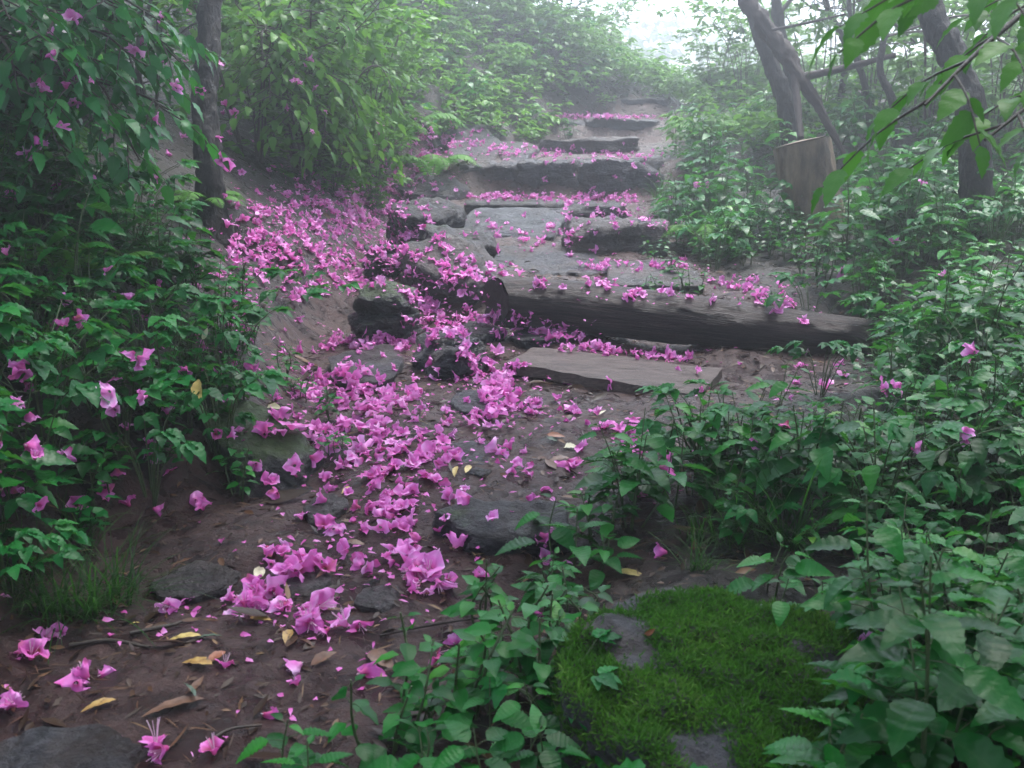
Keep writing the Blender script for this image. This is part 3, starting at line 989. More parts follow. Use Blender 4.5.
def grass_proto(seed, n=45, L=.28, wid=.005):
    r = np.random.default_rng(seed)
    lv = MB()
    az = r.uniform(0, 2 * np.pi, n)
    el = r.uniform(.5, 1.5, n)
    d = np.stack([np.cos(az) * np.cos(el), np.sin(az) * np.cos(el), np.sin(el)], 1)
    b = np.stack([r.normal(0, .03, n), r.normal(0, .03, n), np.full(n, -.02)], 1)
    nn = np.stack([-np.cos(az) * np.sin(el), -np.sin(az) * np.sin(el), np.cos(el)], 1)
    add_leaves(lv, b, d, nn, L * r.uniform(.5, 1.15, n), wid * r.uniform(.6, 1.3, n), r.uniform(.3, 1.0, n), .3, 'blade', 9, r.random(n))
    return lv


def shrub_proto(seed, h=1.1, spread=.7, mains=7, twigs=7, leafL=.06, n=5, kind='lance', wr=.42, cluster=(4, 7), direct=None, r0=.012, low=.35, flat=.75):
    """branching shrub: arching stems, side twigs, whorls of leaves along and at the ends of the twigs"""
    r = np.random.default_rng(seed)
    lv, st = MB(), MB()
    B, D, NN, LL = [], [], [], []

    def whorl(p, axis_, m, s):
        for q in range(m):
            a = 2 * np.pi * q / m + r.normal(0, .35)
            hz = np.array([math.cos(a), math.sin(a), 0])
            d = norm(hz + .7 * axis_ + np.array([0, 0, r.uniform(-.45, .15)]))
            B.append(p + d * .006 + r.normal(0, .004, 3)); D.append(d)
            NN.append(np.array([0, 0, flat]) + r.normal(0, .3, 3)); LL.append(s * r.uniform(.65, 1.2))

    for s in range(mains):
        az = 2 * np.pi * s / mains + r.normal(0, .5)
        o = np.array([math.cos(az), math.sin(az), 0])
        if direct is not None:
            o = norm(o * .55 + np.asarray(direct, float))
        hh, rr_ = h * r.uniform(.65, 1.05), spread * r.uniform(.4, 1.05)
        P = smooth_path([o * .04 - np.array([0, 0, .06]), o * rr_ * .35 + np.array([0, 0, hh * .55]) + r.normal(0, .04, 3), o * rr_ * .75 + np.array([0, 0, hh * .92]) + r.normal(0, .05, 3), o * rr_ * 1.1 + np.array([0, 0, hh * .95])], 18)
        add_tube(st, P, np.linspace(r0, r0 * .3, 18), 6, rough=.1)
        for k in range(twigs):
            t = low + (1 - low) * (k + r.random()) / twigs
            p = P[min(17, int(t * 17))]
            a = r.uniform(0, 2 * np.pi)
            d = norm(np.array([math.cos(a), math.sin(a), r.uniform(-.15, .5)]) + .5 * o)
            tl = spread * r.uniform(.18, .42)
            Q = smooth_path([p, p + d * tl * .5 + np.array([0, 0, .02]), p + d * tl + np.array([0, 0, -.03])], 6)
            add_tube(st, Q, np.linspace(r0 * .35, r0 * .12, 6), 4, cap=False)
            for z in (2, 4):
                whorl(Q[z], d, int(r.integers(2, 4)), leafL * .9)
            whorl(Q[5], d, int(r.integers(*cluster)), leafL)
        whorl(P[-1], o, 6, leafL)
    LL = np.array(LL)
    add_leaves(lv, B, D, NN, LL, LL * wr, r.uniform(.15, .6, len(LL)), r.uniform(.1, .35, len(LL)), kind, n, r.random(len(LL)), .08)
    return lv, st


def protos(prefix, makers, mat, stem_mat):
    out = []
    for mk in makers:
        lv, st = mk
        ml = mesh_from(prefix + ' foliage', lv, M[mat])
        msx = mesh_from(prefix + ' stem', st, M[stem_mat]) if st is not None else None
        if st is not None:
            j = MB()
            j.merge(lv)
            nl = len(lv.arrays()[1])
            j.merge(st)
            nt_ = len(j.arrays()[1])
            mj = mesh_from(prefix, j, [M[mat], M[stem_mat]], True, np.arange(nt_) >= nl)
        else:
            mj = ml
        out.append(dict(foliage=ml, stem=msx, joined=mj, lv=lv, st=st))
    return out


HERB = protos('leafy herb', [herb_proto(100 + i, h=.30 + .05 * i, leafL=.076 + .006 * i, stems=2 + i % 3, pairs=4 + i % 3) for i in range(6)], 'herb', 'stem')
LOWHERB = protos('low herb', [herb_proto(130 + i, h=.16 + .03 * i, leafL=.045, stems=4, pairs=4, kind='ovate', n=5, wr=.62) for i in range(4)], 'herb', 'stem')
BRAM = protos('bramble', [compound_proto(150 + i, h=.22 + .05 * i, leafL=.07 + .006 * i, stalks=7 + i, leaflets=((3, 3), (3, 5), (5, 5), (3, 5))[i]) for i in range(4)], 'bramble', 'stem')
BIGHERB = protos('big leaved herb', [herb_proto(140 + i, h=.17 + .04 * i, leafL=.080 + .005 * i, stems=2 + i % 2, pairs=4 + i % 2, n=22, wr=.52, kind='serrate') for i in range(4)], 'herb', 'stem')
FERN = protos('fern', [fern_proto(170 + i, .34 + .05 * i, 7 + i) for i in range(3)], 'fern', 'stem')
GRASS = protos('grass tuft', [(grass_proto(180 + i, 40 + 10 * i, .24 + .05 * i), None) for i in range(4)], 'grass', 'stem')
SHRUB = protos('shrub', [shrub_proto(200 + i, 1.0 + .12 * i, .75, 9, 12, .07, 5, 'serrate', .44, (5, 8), low=.1) for i in range(3)], 'shrub', 'twig')
BSHRUB = protos('bright shrub', [shrub_proto(220 + i, 1.25 + .1 * i, .75, 10, 13, .09, 4, 'lance', .46, (5, 8), low=.03, r0=.007) for i in range(3)], 'bright', 'twig')

COUNT = {}


def plant(name, protolist, k, loc, rz, sc, label, cat, group, parts=True, tilt=(0, 0)):
    p = protolist[k % len(protolist)]
    if p['stem'] is None or not parts:
        o = link(name, p['joined'])
    else:
        o = link(name, None)
        link('foliage', p['foliage'], o)
        link('stem', p['stem'], o)
    o.location = loc
    o.rotation_euler = (tilt[0], tilt[1], rz)
    o.scale = (sc,) * 3
    tag(o, label, cat, group)
    COUNT[name] = COUNT.get(name, 0) + 1
    return o


# ------------------------------------------------------------------ trees
def tree(label, trunk_pts, r0, r1, crown, seed, leafL=.08, nleaf=500, mat='bright', bark='bark', name='tree', limbs=5, group=None, sides=24, kind='lance', rough=.14, n=3, wr=.45, sag=.3):
    """tapered trunk through the given points; limbs from its upper part into the crown ellipsoid (centre, radii); foliage in uneven clumps on twigs"""
    r = np.random.default_rng(seed)
    P = smooth_path(trunk_pts, 90)
    o0 = P[0].copy()
    root = thing(name, label, 'tree', o0, group)
    tm = MB()
    rad = np.linspace(r0, r1, 90)
    rad[:10] *= np.linspace(1.5, 1.0, 10) ** .7
    add_tube(tm, P - o0, rad, sides, .5, rough * 1.5, 40, seed)
    if crown is not None:
        cc, cr = np.asarray(crown[0], float), np.asarray(crown[1], float)
        lv, tw = MB(), MB()
        B, D, NN, LL = [], [], [], []
        nt_ = max(1, nleaf // 14)
        for k in range(limbs):
            s = P[int(r.uniform(54, 88))]
            q = cc + norm(r.normal(0, 1, 3)) * cr * r.uniform(.3, .7)
            Q = smooth_path([s, (s + q) / 2 + r.normal(0, .08, 3) + np.array([0, 0, .08]), q], 12)
            add_tube(tw, Q - o0, np.linspace(r1 * .5, .008, 12), 6, rough=.1)
            for j in range(max(1, nt_ // limbs)):
                c = q + r.normal(0, 1, 3) * cr * .42
                ins = Q[int(r.uniform(5, 12))]
                ax_ = norm(c - ins)
                W_ = smooth_path([ins, (ins + c) / 2 + r.normal(0, .05, 3), c], 5)
                add_tube(tw, W_ - o0, np.linspace(.006, .0025, 5), 4, cap=False)
                m = int(r.integers(9, 19))
                for z in range(m):
                    b = c - ax_ * r.uniform(0, .22) + r.normal(0, .03, 3)
                    d = norm(r.normal(0, 1, 3) * np.array([1, 1, .35]) + .5 * ax_ + np.array([0, 0, -sag]))
                    B.append(b - o0); D.append(d); NN.append(np.array([0, 0, 1.0]) + r.normal(0, .35, 3)); LL.append(leafL * r.uniform(.6, 1.2))
        LL = np.array(LL)
        add_leaves(lv, B, D, NN, LL, LL * wr, r.uniform(.1, .6, len(LL)), r.uniform(.1, .35, len(LL)), kind, n, r.random(len(LL)), .06)
        cw = link('crown', mesh_from('crown', lv, M[mat]), root)
        link('twigs', mesh_from('twigs', tw, M['twig']), cw)
    link('trunk', mesh_from('trunk', tm, M[bark]), root)
    return root


def gpt(px, row, zc, dz=-.08):
    p = at(px, row, zc)
    p[2] = gz(p[0], p[1]) + dz
    return p


# slender trunk standing on the bank
tree('slender dark trunk standing on the bank over the blossoms', [gpt(211, 216, 4.4), at(209, 165, 4.4), at(204, 110, 4.42), at(207, 50, 4.45), at(212, -30, 4.5), at(205, -160, 4.6)], .066, .045,
     (at(190, -250, 4.7), (1.1, 1.0, .6)), 301, .09, 200, 'shrub', limbs=6, sides=24)
# crooked trees in the fog
tree('crooked foggy trunk with a fork, behind the bent bare twig', [gpt(376, 70, 10.2), at(378, 36, 10.2), at(386, 8, 10.2), at(404, -20, 10.2), at(410, -90, 10.3)], .10, .06, (at(395, -70, 10.3), (1.3, 1.0, .65)), 302, .08, 200)
tree('arching foggy trunk leaning away from the forked one', [gpt(384, 74, 10.4), at(402, 42, 10.5), at(420, 22, 10.5), at(432, -5, 10.6), at(424, -60, 10.6)], .075, .045, (at(445, -60, 10.8), (1.2, 1.0, .6)), 303, .08, 180)
# trees behind the stump
tree('gnarled dark trunk rising behind the leaning snag', [gpt(796, 128, 8.0), at(784, 100, 8.0), at(770, 62, 8.0), at(757, 22, 8.0), at(744, -25, 8.0), at(748, -110, 8.1)], .07, .055, (at(760, -150, 8.2), (1.2, 1.1, .6)), 304, .08, 260, limbs=7)
tree('slim dark trunk close behind the gnarled one', [gpt(800, 120, 8.6), at(789, 70, 8.6), at(778, 20, 8.6), at(774, -60, 8.6)], .06, .04, (at(800, -95, 8.6), (1.0, .9, .5)), 305, .08, 300)
tree('stout leaning trunk half hidden by the hanging leaves', [gpt(988, 170, 5.2), at(972, 120, 5.2), at(954, 62, 5.2), at(934, 18, 5.2), at(918, -40, 5.3), at(905, -140, 5.4)], .08, .055, (at(930, -220, 5.6), (1.2, 1.1, .5)), 306, .08, 420, limbs=6, sides=24)
tree('thin forked sapling behind the leaning snag', [gpt(838, 130, 9.0), at(842, 90, 9.0), at(846, 48, 9.0), at(828, 8, 9.0), at(818, -40, 9.0)], .035, .022, (at(832, -10, 9.0), (.8, .7, .35)), 307, .09, 240)
tree('thin upright sapling between snag and stout trunk', [gpt(872, 135, 8.4), at(866, 90, 8.4), at(852, 40, 8.4), at(848, -40, 8.4)], .03, .02, (at(880, 5, 8.4), (.8, .7, .4)), 308, .09, 280)
tree('dark forked sapling beside the stout leaning trunk', [gpt(900, 150, 6.8), at(894, 110, 6.8), at(880, 70, 6.8), at(886, 20, 6.8), at(880, -60, 6.8)], .03, .018, (at(930, 20, 7.0), (.6, .6, .3)), 309, .08, 160)

for i, (px, dd, hh) in enumerate([(610, 44, 4.2), (662, 47, 4.6), (715, 43, 4.0), (768, 46, 4.8)]):  # far trees added to tone down the glaring white gap
    b = at(px, 80, dd)
    b[2] = gz(b[0], b[1]) - .1
    top = np.array([b[0], b[1], b[2] + hh])
    tree(('added pale tree dulling the bright fog above the end of the trail', 'added faint tree toning down the white gap over the trail', 'added pale tree dulling the bright fog beyond the gnarled trunk', 'added misty tree toning down the fog far past the gnarled trunk')[i], [b, b + np.array([.2, 0, hh * .4]), top], .16, .06, ((b[0], b[1], b[2] + hh * .8), (3.4, 2.2, hh * .40)), 360 + i, .42, 1300, 'bright', limbs=9, n=2)

# leaning broken snag
sn0 = at(845, 154, 7.1)
sp_ = smooth_path([at(732, -34, 7.35), at(752, 8, 7.3), at(780, 46, 7.25), at(798, 74, 7.2), at(818, 106, 7.15), at(845, 156, 7.05)], 110)[::-1]
snag = thing('leaning_snag', 'bare broken trunk leaning over the sawn stump', 'dead tree', sp_[0])
tm = MB()
add_tube(tm, sp_ - sp_[0], np.interp(np.linspace(0, 1, 110), [0, .12, .4, .55, 1], [.016, .026, .048, .064, .062]), 32, .5, .24, 45, 5, True, 1)
link('trunk', mesh_from('trunk', tm, M['snag']), snag)
for pts, ra, rb in (([at(800, 78, 7.2), at(822, 73, 7.15), at(852, 66, 7.1), at(896, 55, 7.0)], .034, .018), ([at(795, 74, 7.2), at(797, 100, 7.12), at(801, 138, 7.0)], .032, .022), ([at(772, 30, 7.2), at(802, 24, 7.1), at(846, 14, 7.0)], .012, .007)):
    b = MB()
    P = smooth_path(pts, 18)
    add_tube(b, P - sp_[0], np.linspace(ra, rb, 18), 14, .5, .22, 60, 2, True, 1)
    link('branch', mesh_from('branch', b, M['snag']), snag)

# sawn stump
sb, stp = gpt(822, 212, 5.95, -.1), at(801, 143, 5.95)
stump = thing('tree_stump', 'sawn barkless stump tilting among the herbs', 'stump', sb)
axs = norm(stp - sb)
P = np.array([sb + (stp - sb) * t for t in np.linspace(0, 1, 24)])
tm = MB()
add_tube(tm, P - sb, np.interp(np.linspace(0, 1, 24), [0, .2, 1], [.19, .172, .170]), 56, .5, .05, 28, 8, False)
shear = lambda v, t: v + axs * (np.clip(t, 0, 1) * .09 * (v[:, 1] - (stp - sb)[1] * np.clip(t, 0, 1)))[:, None]
t_ = (tm.v[0] @ axs) / np.linalg.norm(stp - sb)
tm.v[0] = shear(tm.v[0], t_ ** 3)
link('trunk', mesh_from('trunk', tm, M['stump']), stump)
# the cut slopes down towards the path
e = MB()
s1 = norm(np.cross(axs, [0, 1, 0]))
s2 = np.cross(s1, axs)
th = np.linspace(0, 2 * np.pi, 40, endpoint=False)
V, fs = [], []
for k, t in enumerate(np.linspace(.02, 1.0, 8)):
    V.append((stp - sb) + axs * (.006 + .05 * t * (np.cos(th) * -1.0)[:, None] * 0 + .012 * (1 - t)) + .172 * t * (np.cos(th)[:, None] * s1 + np.sin(th)[:, None] * s2))
for k in range(7):
    for j in range(40):
        fs.append([k * 40 + j, k * 40 + (j + 1) % 40, (k + 1) * 40 + (j + 1) % 40, (k + 1) * 40 + j])
e.add(shear(np.vstack(V), np.ones(320)), fs)
link('cut_top', mesh_from('cut_top', e, M['cut']), stump)

# broad-leaved tree standing beside the camera, its leafy branch hanging into view
def leafy_branch(P, n_tw, leafL, seed, mb_l, mb_t, o0, r0=.008, droop=.35, tw_len=.16):
    r = np.random.default_rng(seed)
    add_tube(mb_t, P - o0, np.linspace(r0, r0 * .3, len(P)), 6, rough=.08)
    B, D, NN, LL = [], [], [], []
    for k in range(n_tw):
        i = int(len(P) * (.12 + .86 * (k + r.random()) / n_tw))
        i = min(i, len(P) - 2)
        T = norm(P[i + 1] - P[i])
        sdv = norm(np.cross(T, [0, 0, 1.0])) * (1 if k % 2 else -1)
        d = norm(sdv + T * .9 + np.array([0, 0, r.uniform(-.5, .05)]))
        tl = tw_len * r.uniform(.6, 1.2)
        Q = smooth_path([P[i], P[i] + d * tl * .5, P[i] + d * tl + np.array([0, 0, -.03])], 7)
        add_tube(mb_t, Q - o0, np.linspace(r0 * .35, r0 * .15, 7), 5, cap=False)
        for z, sg in ((2, 1), (3, -1), (4, 1), (5, -1), (6, 0)):
            T2 = norm(Q[min(6, z)] - Q[z - 1])
            s_ = norm(np.cross(T2, [0, 0, 1.0])) * sg
            dd = norm(T2 * .8 + s_ * .9 + np.array([0, 0, -droop]) + r.normal(0, .12, 3))
            B.append(Q[z] - o0); D.append(dd); NN.append(np.array([0, 0, 1.0]) + r.normal(0, .3, 3)); LL.append(leafL * r.uniform(.7, 1.15))
    LL = np.array(LL)
    add_leaves(mb_l, B, D, NN, LL, LL * .52, r.uniform(.15, .5, len(LL)), r.uniform(.1, .3, len(LL)), 'serrate', 10, r.random(len(LL)), .1)


bt = tree('broad-leaved tree hanging a leafy branch over the trail', [np.array([2.3, 1.2, gz(2.3, 1.2) - .1]), np.array([2.25, 1.2, 1.2]), np.array([2.1, 1.15, 2.2]), np.array([1.8, 1.1, 3.0])], .09, .06, ((.9, 1.2, 3.5), (1.5, 1.5, .55)), 320, .16, 1700, 'canopy', name='broadleaf_tree', limbs=8, n=3)
o0 = np.array(bt.location)
for pts, ntw, sd_ in (([np.array([1.95, 1.15, 2.6]), at(1150, -100, 1.75), at(1050, -10, 1.62), at(980, 50, 1.55), at(925, 105, 1.5)], 12, 5), ([np.array([2.0, 1.15, 2.4]), at(1100, -90, 1.5), at(1040, -60, 1.35), at(985, -30, 1.28), at(945, -12, 1.22)], 8, 9), ([np.array([2.1, 1.15, 2.2]), at(1130, 40, 1.8), at(1050, 90, 1.7), at(985, 140, 1.65)], 6, 12)):
    bl, bt_ = MB(), MB()
    leafy_branch(smooth_path(pts, 30), ntw, .07, sd_, bl, bt_, o0)
    bo = link('branch', mesh_from('branch', bt_, M['twig']), bt)
    link('foliage', mesh_from('foliage', bl, M['canopy']), bo)

for i, (x, y, cx, cy_, cz, rx, ry) in enumerate([(-3.0, .2, -1.2, .7, 3.7, 1.4, 1.4), (2.9, 3.2, 1.0, 3.9, 3.9, 2.1, 1.7), (-3.2, 3.4, -1.6, 3.7, 4.0, 1.8, 1.7), (1.6, -1.6, .4, -.6, 3.6, 2.0, 1.5), (-.9, -1.8, -.6, -1.0, 3.7, 1.6, 1.4)]):  # unseen trees, crowns placed and thinned to shade the near ground and mist
    b = np.array([x, y, gz(x, y) - .1])
    tree(('unseen tree at the dark bank, its crown set to shade the lowest path', 'unseen tree among the herbs, its crown set to shade the fallen log', 'unseen shade tree high on the bank over the hollow', 'unseen shade tree behind the viewpoint on the herb side', 'unseen shade tree behind the viewpoint on the bank side')[i],
         [b, b + np.array([.05, 0, 1.2]), b + np.array([(cx - x) * .2, (cy_ - y) * .2, 2.2]), np.array([x + (cx - x) * .5, y + (cy_ - y) * .5, 3.0])], .09, .05, ((cx, cy_, cz), (rx, ry, .55)), 330 + i, .20, (500, 2400, 300, 2400, 700)[i], 'canopy', name='broadleaf_tree', limbs=12, n=2)

SCREEN_SHRUB = protos('light screen shrub', [shrub_proto(260, 2.7, 1.3, 11, 15, .19, 2, 'lance', .5, (6, 9), r0=.025, low=.05)], 'canopy', 'twig')
for i, (x, y) in enumerate([(4.9, .2), (5.2, 2.4), (5.6, 4.6), (4.0, -1.6), (2.4, -2.8), (.6, -3.4), (6.4, 6.6), (5.4, .9)]):  # unseen shrubs added to keep side and back light off the near mist
    plant('light_screen_shrub', SCREEN_SHRUB, 0, (x, y, gz(x, y) - .05), i * 1.9, 1.15, 'unseen tall dense shrub added to screen light from the lowest path', 'shrub', 'shrubs added as a light screen round the viewpoint')

# ------------------------------------------------------------------ shrubs
def shrub_at(px, row, zc, label, protolist=None, k=0, sc=1.0, rz=0.0, dz=-.02, name='shrub', tilt=(0, 0), group=None):
    p = gpt(px, row, zc, dz)
    return plant(name, protolist or SHRUB, k, p, rz, sc, label, 'shrub', group, True, tilt)


OVER = protos('tall dark shrub', [shrub_proto(240 + i, .95, .95, 10, 10, .105, 7, 'serrate', .42, (5, 8), direct=(.75, -.35, 0), low=.22) for i in range(2)], 'shrub', 'twig')
def overhang(label, base, ends, seed, leafL, ntw, mat='shrub', twl=.17, rise=.25):
    """bush whose long branches arch from one base and droop leafy sprays at the given points"""
    r = np.random.default_rng(seed)
    root = thing('overhanging_shrub', label, 'shrub', base)
    bl, bt_ = MB(), MB()
    for k, e in enumerate(ends):
        e = np.asarray(e)
        m1 = base * .6 + e * .4 + np.array([0, 0, rise * r.uniform(.7, 1.3)]) + r.normal(0, .04, 3)
        m2 = base * .2 + e * .8 + np.array([0, 0, rise * r.uniform(.5, .9)]) + r.normal(0, .03, 3)
        leafy_branch(smooth_path([base, m1, m2, e], 26), ntw, leafL, seed * 31 + k, bl, bt_, base, .009, .3, twl)
    link('branches', mesh_from('branches', bt_, M['twig']), root)
    link('foliage', mesh_from('foliage', bl, M[mat]), root)


overhang('shrub drooping layered leafy sprays over the dark hollow', gpt(-70, 70, 3.5), [at(180, 62, 3.25), at(168, 112, 3.15), at(140, 160, 3.2), at(120, 118, 3.0), at(60, 150, 2.9), at(20, 95, 2.8), at(140, 62, 3.1), at(95, 60, 2.95), at(45, 40, 2.8), at(160, 20, 3.2), at(110, 5, 3.0), at(10, 20, 2.7), at(80, 95, 2.9), at(175, 35, 3.4)], 51, .075, 15)
overhang('shrub arching bright sprays across the bank beside the slender trunk', gpt(300, 40, 6.0), [at(262, 70, 5.2), at(290, 118, 5.2), at(325, 140, 5.5), at(360, 120, 5.8), at(385, 150, 6.2), at(265, 30, 5.0), at(340, 80, 5.5), at(300, 60, 5.2), at(270, 100, 5.1), at(395, 100, 6.4), at(350, 30, 5.6), at(310, 10, 5.2), at(262, 60, 5.2)], 53, .085, 16, 'bright', .26, .35)
shrub_at(150, 105, 5.4, 'dark shrub high in the hollow behind the slender trunk', SHRUB, 1, .6, 2.1)
shrub_at(-60, 60, 3.4, 'tall leafy shrub at the very top of the dark bank', OVER, 1, 1.15, -.3)
shrub_at(60, 40, 4.4, 'shrub rising behind the overhanging ones on the bank', SHRUB, 0, 1.2, 1.0)
shrub_at(120, 30, 5.2, 'shrub behind the slender trunk on the dark bank', SHRUB, 1, 1.15, 2.2)
bsh = [(250, 110, 5.6, 1.0, 'bright leafy shrub nearest the slender trunk'), (300, 90, 6.2, 1.05, 'bright leafy shrub arching over the pink bank'), (335, 130, 6.5, .8, 'low bright shrub at the edge of the blossom drift'),
       (355, 90, 7.2, 1.0, 'bright hazy shrub below the crooked foggy trunks'), (330, 166, 6.2, .5, 'small bright shrub right at the rim of the blossom drift'), (372, 160, 7.0, .5, 'small pale shrub beside the fern of the tall step'),
       (262, 50, 6.8, 1.2, 'tall bright shrub behind the one arching over the bank'), (320, 40, 8.0, 1.3, 'tall misty shrub beside the crooked trunks'), (384, 128, 7.9, .62, 'small misty shrub beside the bent bare twig')]
for i, (px, row, zc, sc, lb) in enumerate(bsh):
    shrub_at(px, row, zc, lb, BSHRUB, i, sc, i * 1.3)
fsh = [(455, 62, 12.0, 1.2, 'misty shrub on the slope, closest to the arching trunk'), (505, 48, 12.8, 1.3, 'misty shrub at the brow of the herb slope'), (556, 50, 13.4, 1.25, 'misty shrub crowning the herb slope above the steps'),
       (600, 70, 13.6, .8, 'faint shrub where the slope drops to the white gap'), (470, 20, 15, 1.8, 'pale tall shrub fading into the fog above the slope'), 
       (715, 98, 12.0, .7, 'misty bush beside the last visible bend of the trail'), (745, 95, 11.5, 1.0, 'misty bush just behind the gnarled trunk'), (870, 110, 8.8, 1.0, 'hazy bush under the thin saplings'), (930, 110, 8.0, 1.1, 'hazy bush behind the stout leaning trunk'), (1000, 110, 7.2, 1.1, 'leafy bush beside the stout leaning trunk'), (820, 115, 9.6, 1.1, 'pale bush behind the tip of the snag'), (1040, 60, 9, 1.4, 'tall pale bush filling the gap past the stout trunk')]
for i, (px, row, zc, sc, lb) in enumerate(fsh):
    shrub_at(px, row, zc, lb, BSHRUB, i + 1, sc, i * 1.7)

# ------------------------------------------------------------------ herbs, ferns, grass
def edge_d(x, y):
    return np.interp(y, YE, XL) - x, x - np.interp(y, YE, XR)


def region(px, row, zc):
    if zc < 2.35:
        return 'beside the mossy boulder' if px > 430 else 'at the foot of the shaded bank'
    if px < 440 and zc < 5:
        return 'on the shaded bank above the mossy rock'
    if zc < 4.25:
        return 'in the bed below the fallen log'
    if px > 620 and zc < 6.4:
        return 'between the fallen log and the stump'
    if px > 620:
        return 'along the verge behind the stump'
    return 'on the foggy slope beside the steps'


WHAT = dict(big_herb='short green herb with large drooping leaves', leafy_herb='broad-leaved green herb with paired toothed leaves', low_herb='low small-leaved green herb', bramble='bramble-like plant with leaves in threes and fives',
            fern='arching green fern', grass_tuft='tuft of thin green grass')
PL = dict(big_herb=BIGHERB, leafy_herb=HERB, low_herb=LOWHERB, bramble=BRAM, fern=FERN, grass_tuft=GRASS)
CAT = dict(big_herb='herb', leafy_herb='herb', low_herb='herb', bramble='bramble', fern='fern', grass_tuft='grass')


def auto_plant(name, x, y, sc, k=None, rz=None, tilt=(0, 0), dz=0.0):
    p = np.array([x, y, gz(x, y) + dz])
    px, row, zc = pix(p)
    reg = region(px, row, zc)
    return plant(name, PL[name], random.randrange(99) if k is None else k, p, random.uniform(0, 6.28) if rz is None else rz, sc,
                 f'{WHAT[name]} {reg}', CAT[name], f'{name.replace("_", " ")}s {reg}', zc < 4.5, tilt)


# single plants the photograph shows in front, by the spot they grow from
for (px, row, name, sc, k) in [(470, 690, 'big_herb', .58, 1), (430, 735, 'big_herb', .58, 0), (500, 740, 'big_herb', .58, 2), (540, 690, 'big_herb', .58, 3), (545, 615, 'big_herb', .58, 1), (590, 575, 'big_herb', .58, 0),
                               (560, 585, 'big_herb', .75, 2), (630, 525, 'big_herb', .8, 3), (600, 540, 'low_herb', 1.0, 0), (400, 800, 'big_herb', .7, 0), (290, 835, 'big_herb', .6, 2), (520, 810, 'big_herb', .55, 3), (480, 640, 'low_herb', .9, 1), (455, 715, 'low_herb', 1.0, 2), (520, 715, 'low_herb', 1.0, 3), (570, 640, 'low_herb', .9, 0), (560, 745, 'bramble', .6, 1), (385, 760, 'low_herb', .9, 2),
                               (690, 495, 'leafy_herb', .72, 4), (725, 485, 'leafy_herb', .7, 3), (660, 510, 'big_herb', .9, 2), (755, 500, 'leafy_herb', .65, 5), (640, 500, 'big_herb', .8, 1),
                               (835, 850, 'big_herb', .7, 3), (860, 800, 'big_herb', .8, 1), (930, 790, 'big_herb', .85, 2), (1000, 770, 'big_herb', .9, 3), (1040, 720, 'big_herb', .95, 1),
                               (765, 590, 'big_herb', .7, 0), (900, 640, 'leafy_herb', .62, 2), (960, 680, 'leafy_herb', .7, 4), (1030, 690, 'leafy_herb', .75, 3), (590, 800, 'big_herb', .5, 1), (650, 850, 'big_herb', .5, 0), (880, 560, 'leafy_herb', .9, 3),
                               (820, 660, 'big_herb', .6, 2), (800, 520, 'leafy_herb', .9, 1), (850, 500, 'leafy_herb', .95, 0)]:
    p = hit_ground(px, row)
    if p is not None:
        auto_plant(name, p[0], p[1], sc, k)


def scatter(n, xr, yr, test, names, scs, mind=.08):
    got, tries = [], 0
    while len(got) < n and tries < n * 40:
        tries += 1
        x, y = random.uniform(*xr), random.uniform(*yr)
        if not test(x, y):
            continue
        if any((x - a) ** 2 + (y - b) ** 2 < mind ** 2 for a, b in got):
            continue
        got.append((x, y))
        nm = random.choices(list(names), list(names.values()))[0]
        auto_plant(nm, x, y, random.uniform(*scs))
    return got


def inview(x, y, m=120):
    px, row, zc = pix((x, y, gz(x, y) + .15))
    return zc > .8 and -m < px < 1024 + m and row < 768 + 160


def right_test(x, y):
    dl, dr = edge_d(x, y)
    if dr < .03 or not inview(x, y):
        return False
    if (x - bc[0]) ** 2 / .30 ** 2 + (y - bc[1]) ** 2 / .36 ** 2 < 1.0:
        return False
    px, row, zc = pix((x, y, gz(x, y)))
    if 520 < px < 880 and row > 560 and zc < 2.4:
        return False
    if px < 700 and row > 430:
        return random.random() < .12
    if 600 < px < 880 and 345 < row < 455:
        return random.random() < .06
    if 680 < px < 915 and 295 < row <= 352:
        return random.random() < .06
    if 740 < px < 850 and 340 < row < 440 and random.random() < .8:
        return False
    if 700 < px < 800 and 270 < row < 312:
        return False
    if 750 < px < 865 and 195 < row < 285:
        return random.random() < .05
    return True


def left_test(x, y):
    dl, dr = edge_d(x, y)
    px, row, zc = pix((x, y, gz(x, y)))
    if dl < .06 or not inview(x, y):
        return False
    if px > 195 and row < 345 or (px > 240 and row < 470):
        return random.random() < .05
    if 165 < px < 290 and 205 < row < 275:
        return random.random() < .1
    if px > 90 and row < 230:
        return random.random() < .15
    return True


scatter(85, (.1, 2.4), (1.15, 2.6), right_test, dict(leafy_herb=5, bramble=2, low_herb=3, grass_tuft=1.5), (.5, .85), .065)
scatter(120, (.3, 3.4), (2.4, 4.4), right_test, dict(leafy_herb=6, bramble=2, low_herb=3, grass_tuft=2), (.6, .95), .08)
scatter(110, (.9, 4.6), (4.3, 6.6), right_test, dict(leafy_herb=5, bramble=3, low_herb=3, grass_tuft=2.5, fern=.5), (.75, 1.15), .1)
scatter(90, (1.0, 6.0), (6.4, 10.5), right_test, dict(leafy_herb=4, bramble=3, low_herb=2, fern=.6), (.9, 1.3), .12)
scatter(115, (-2.0, -.5), (1.6, 3.6), left_test, dict(leafy_herb=4, bramble=4, low_herb=3, grass_tuft=1.0), (.6, 1.0), .07)
scatter(26, (-2.4, -.5), (3.4, 5.2), left_test, dict(leafy_herb=2, bramble=3, low_herb=3, fern=1), (.7, 1.0), .1)
scatter(100, (-3.5, 2.0), (7.8, 13.5), lambda x, y: edge_d(x, y)[0] > .1 and inview(x, y), dict(leafy_herb=4, bramble=3, low_herb=2, fern=.6), (.95, 1.35), .13)
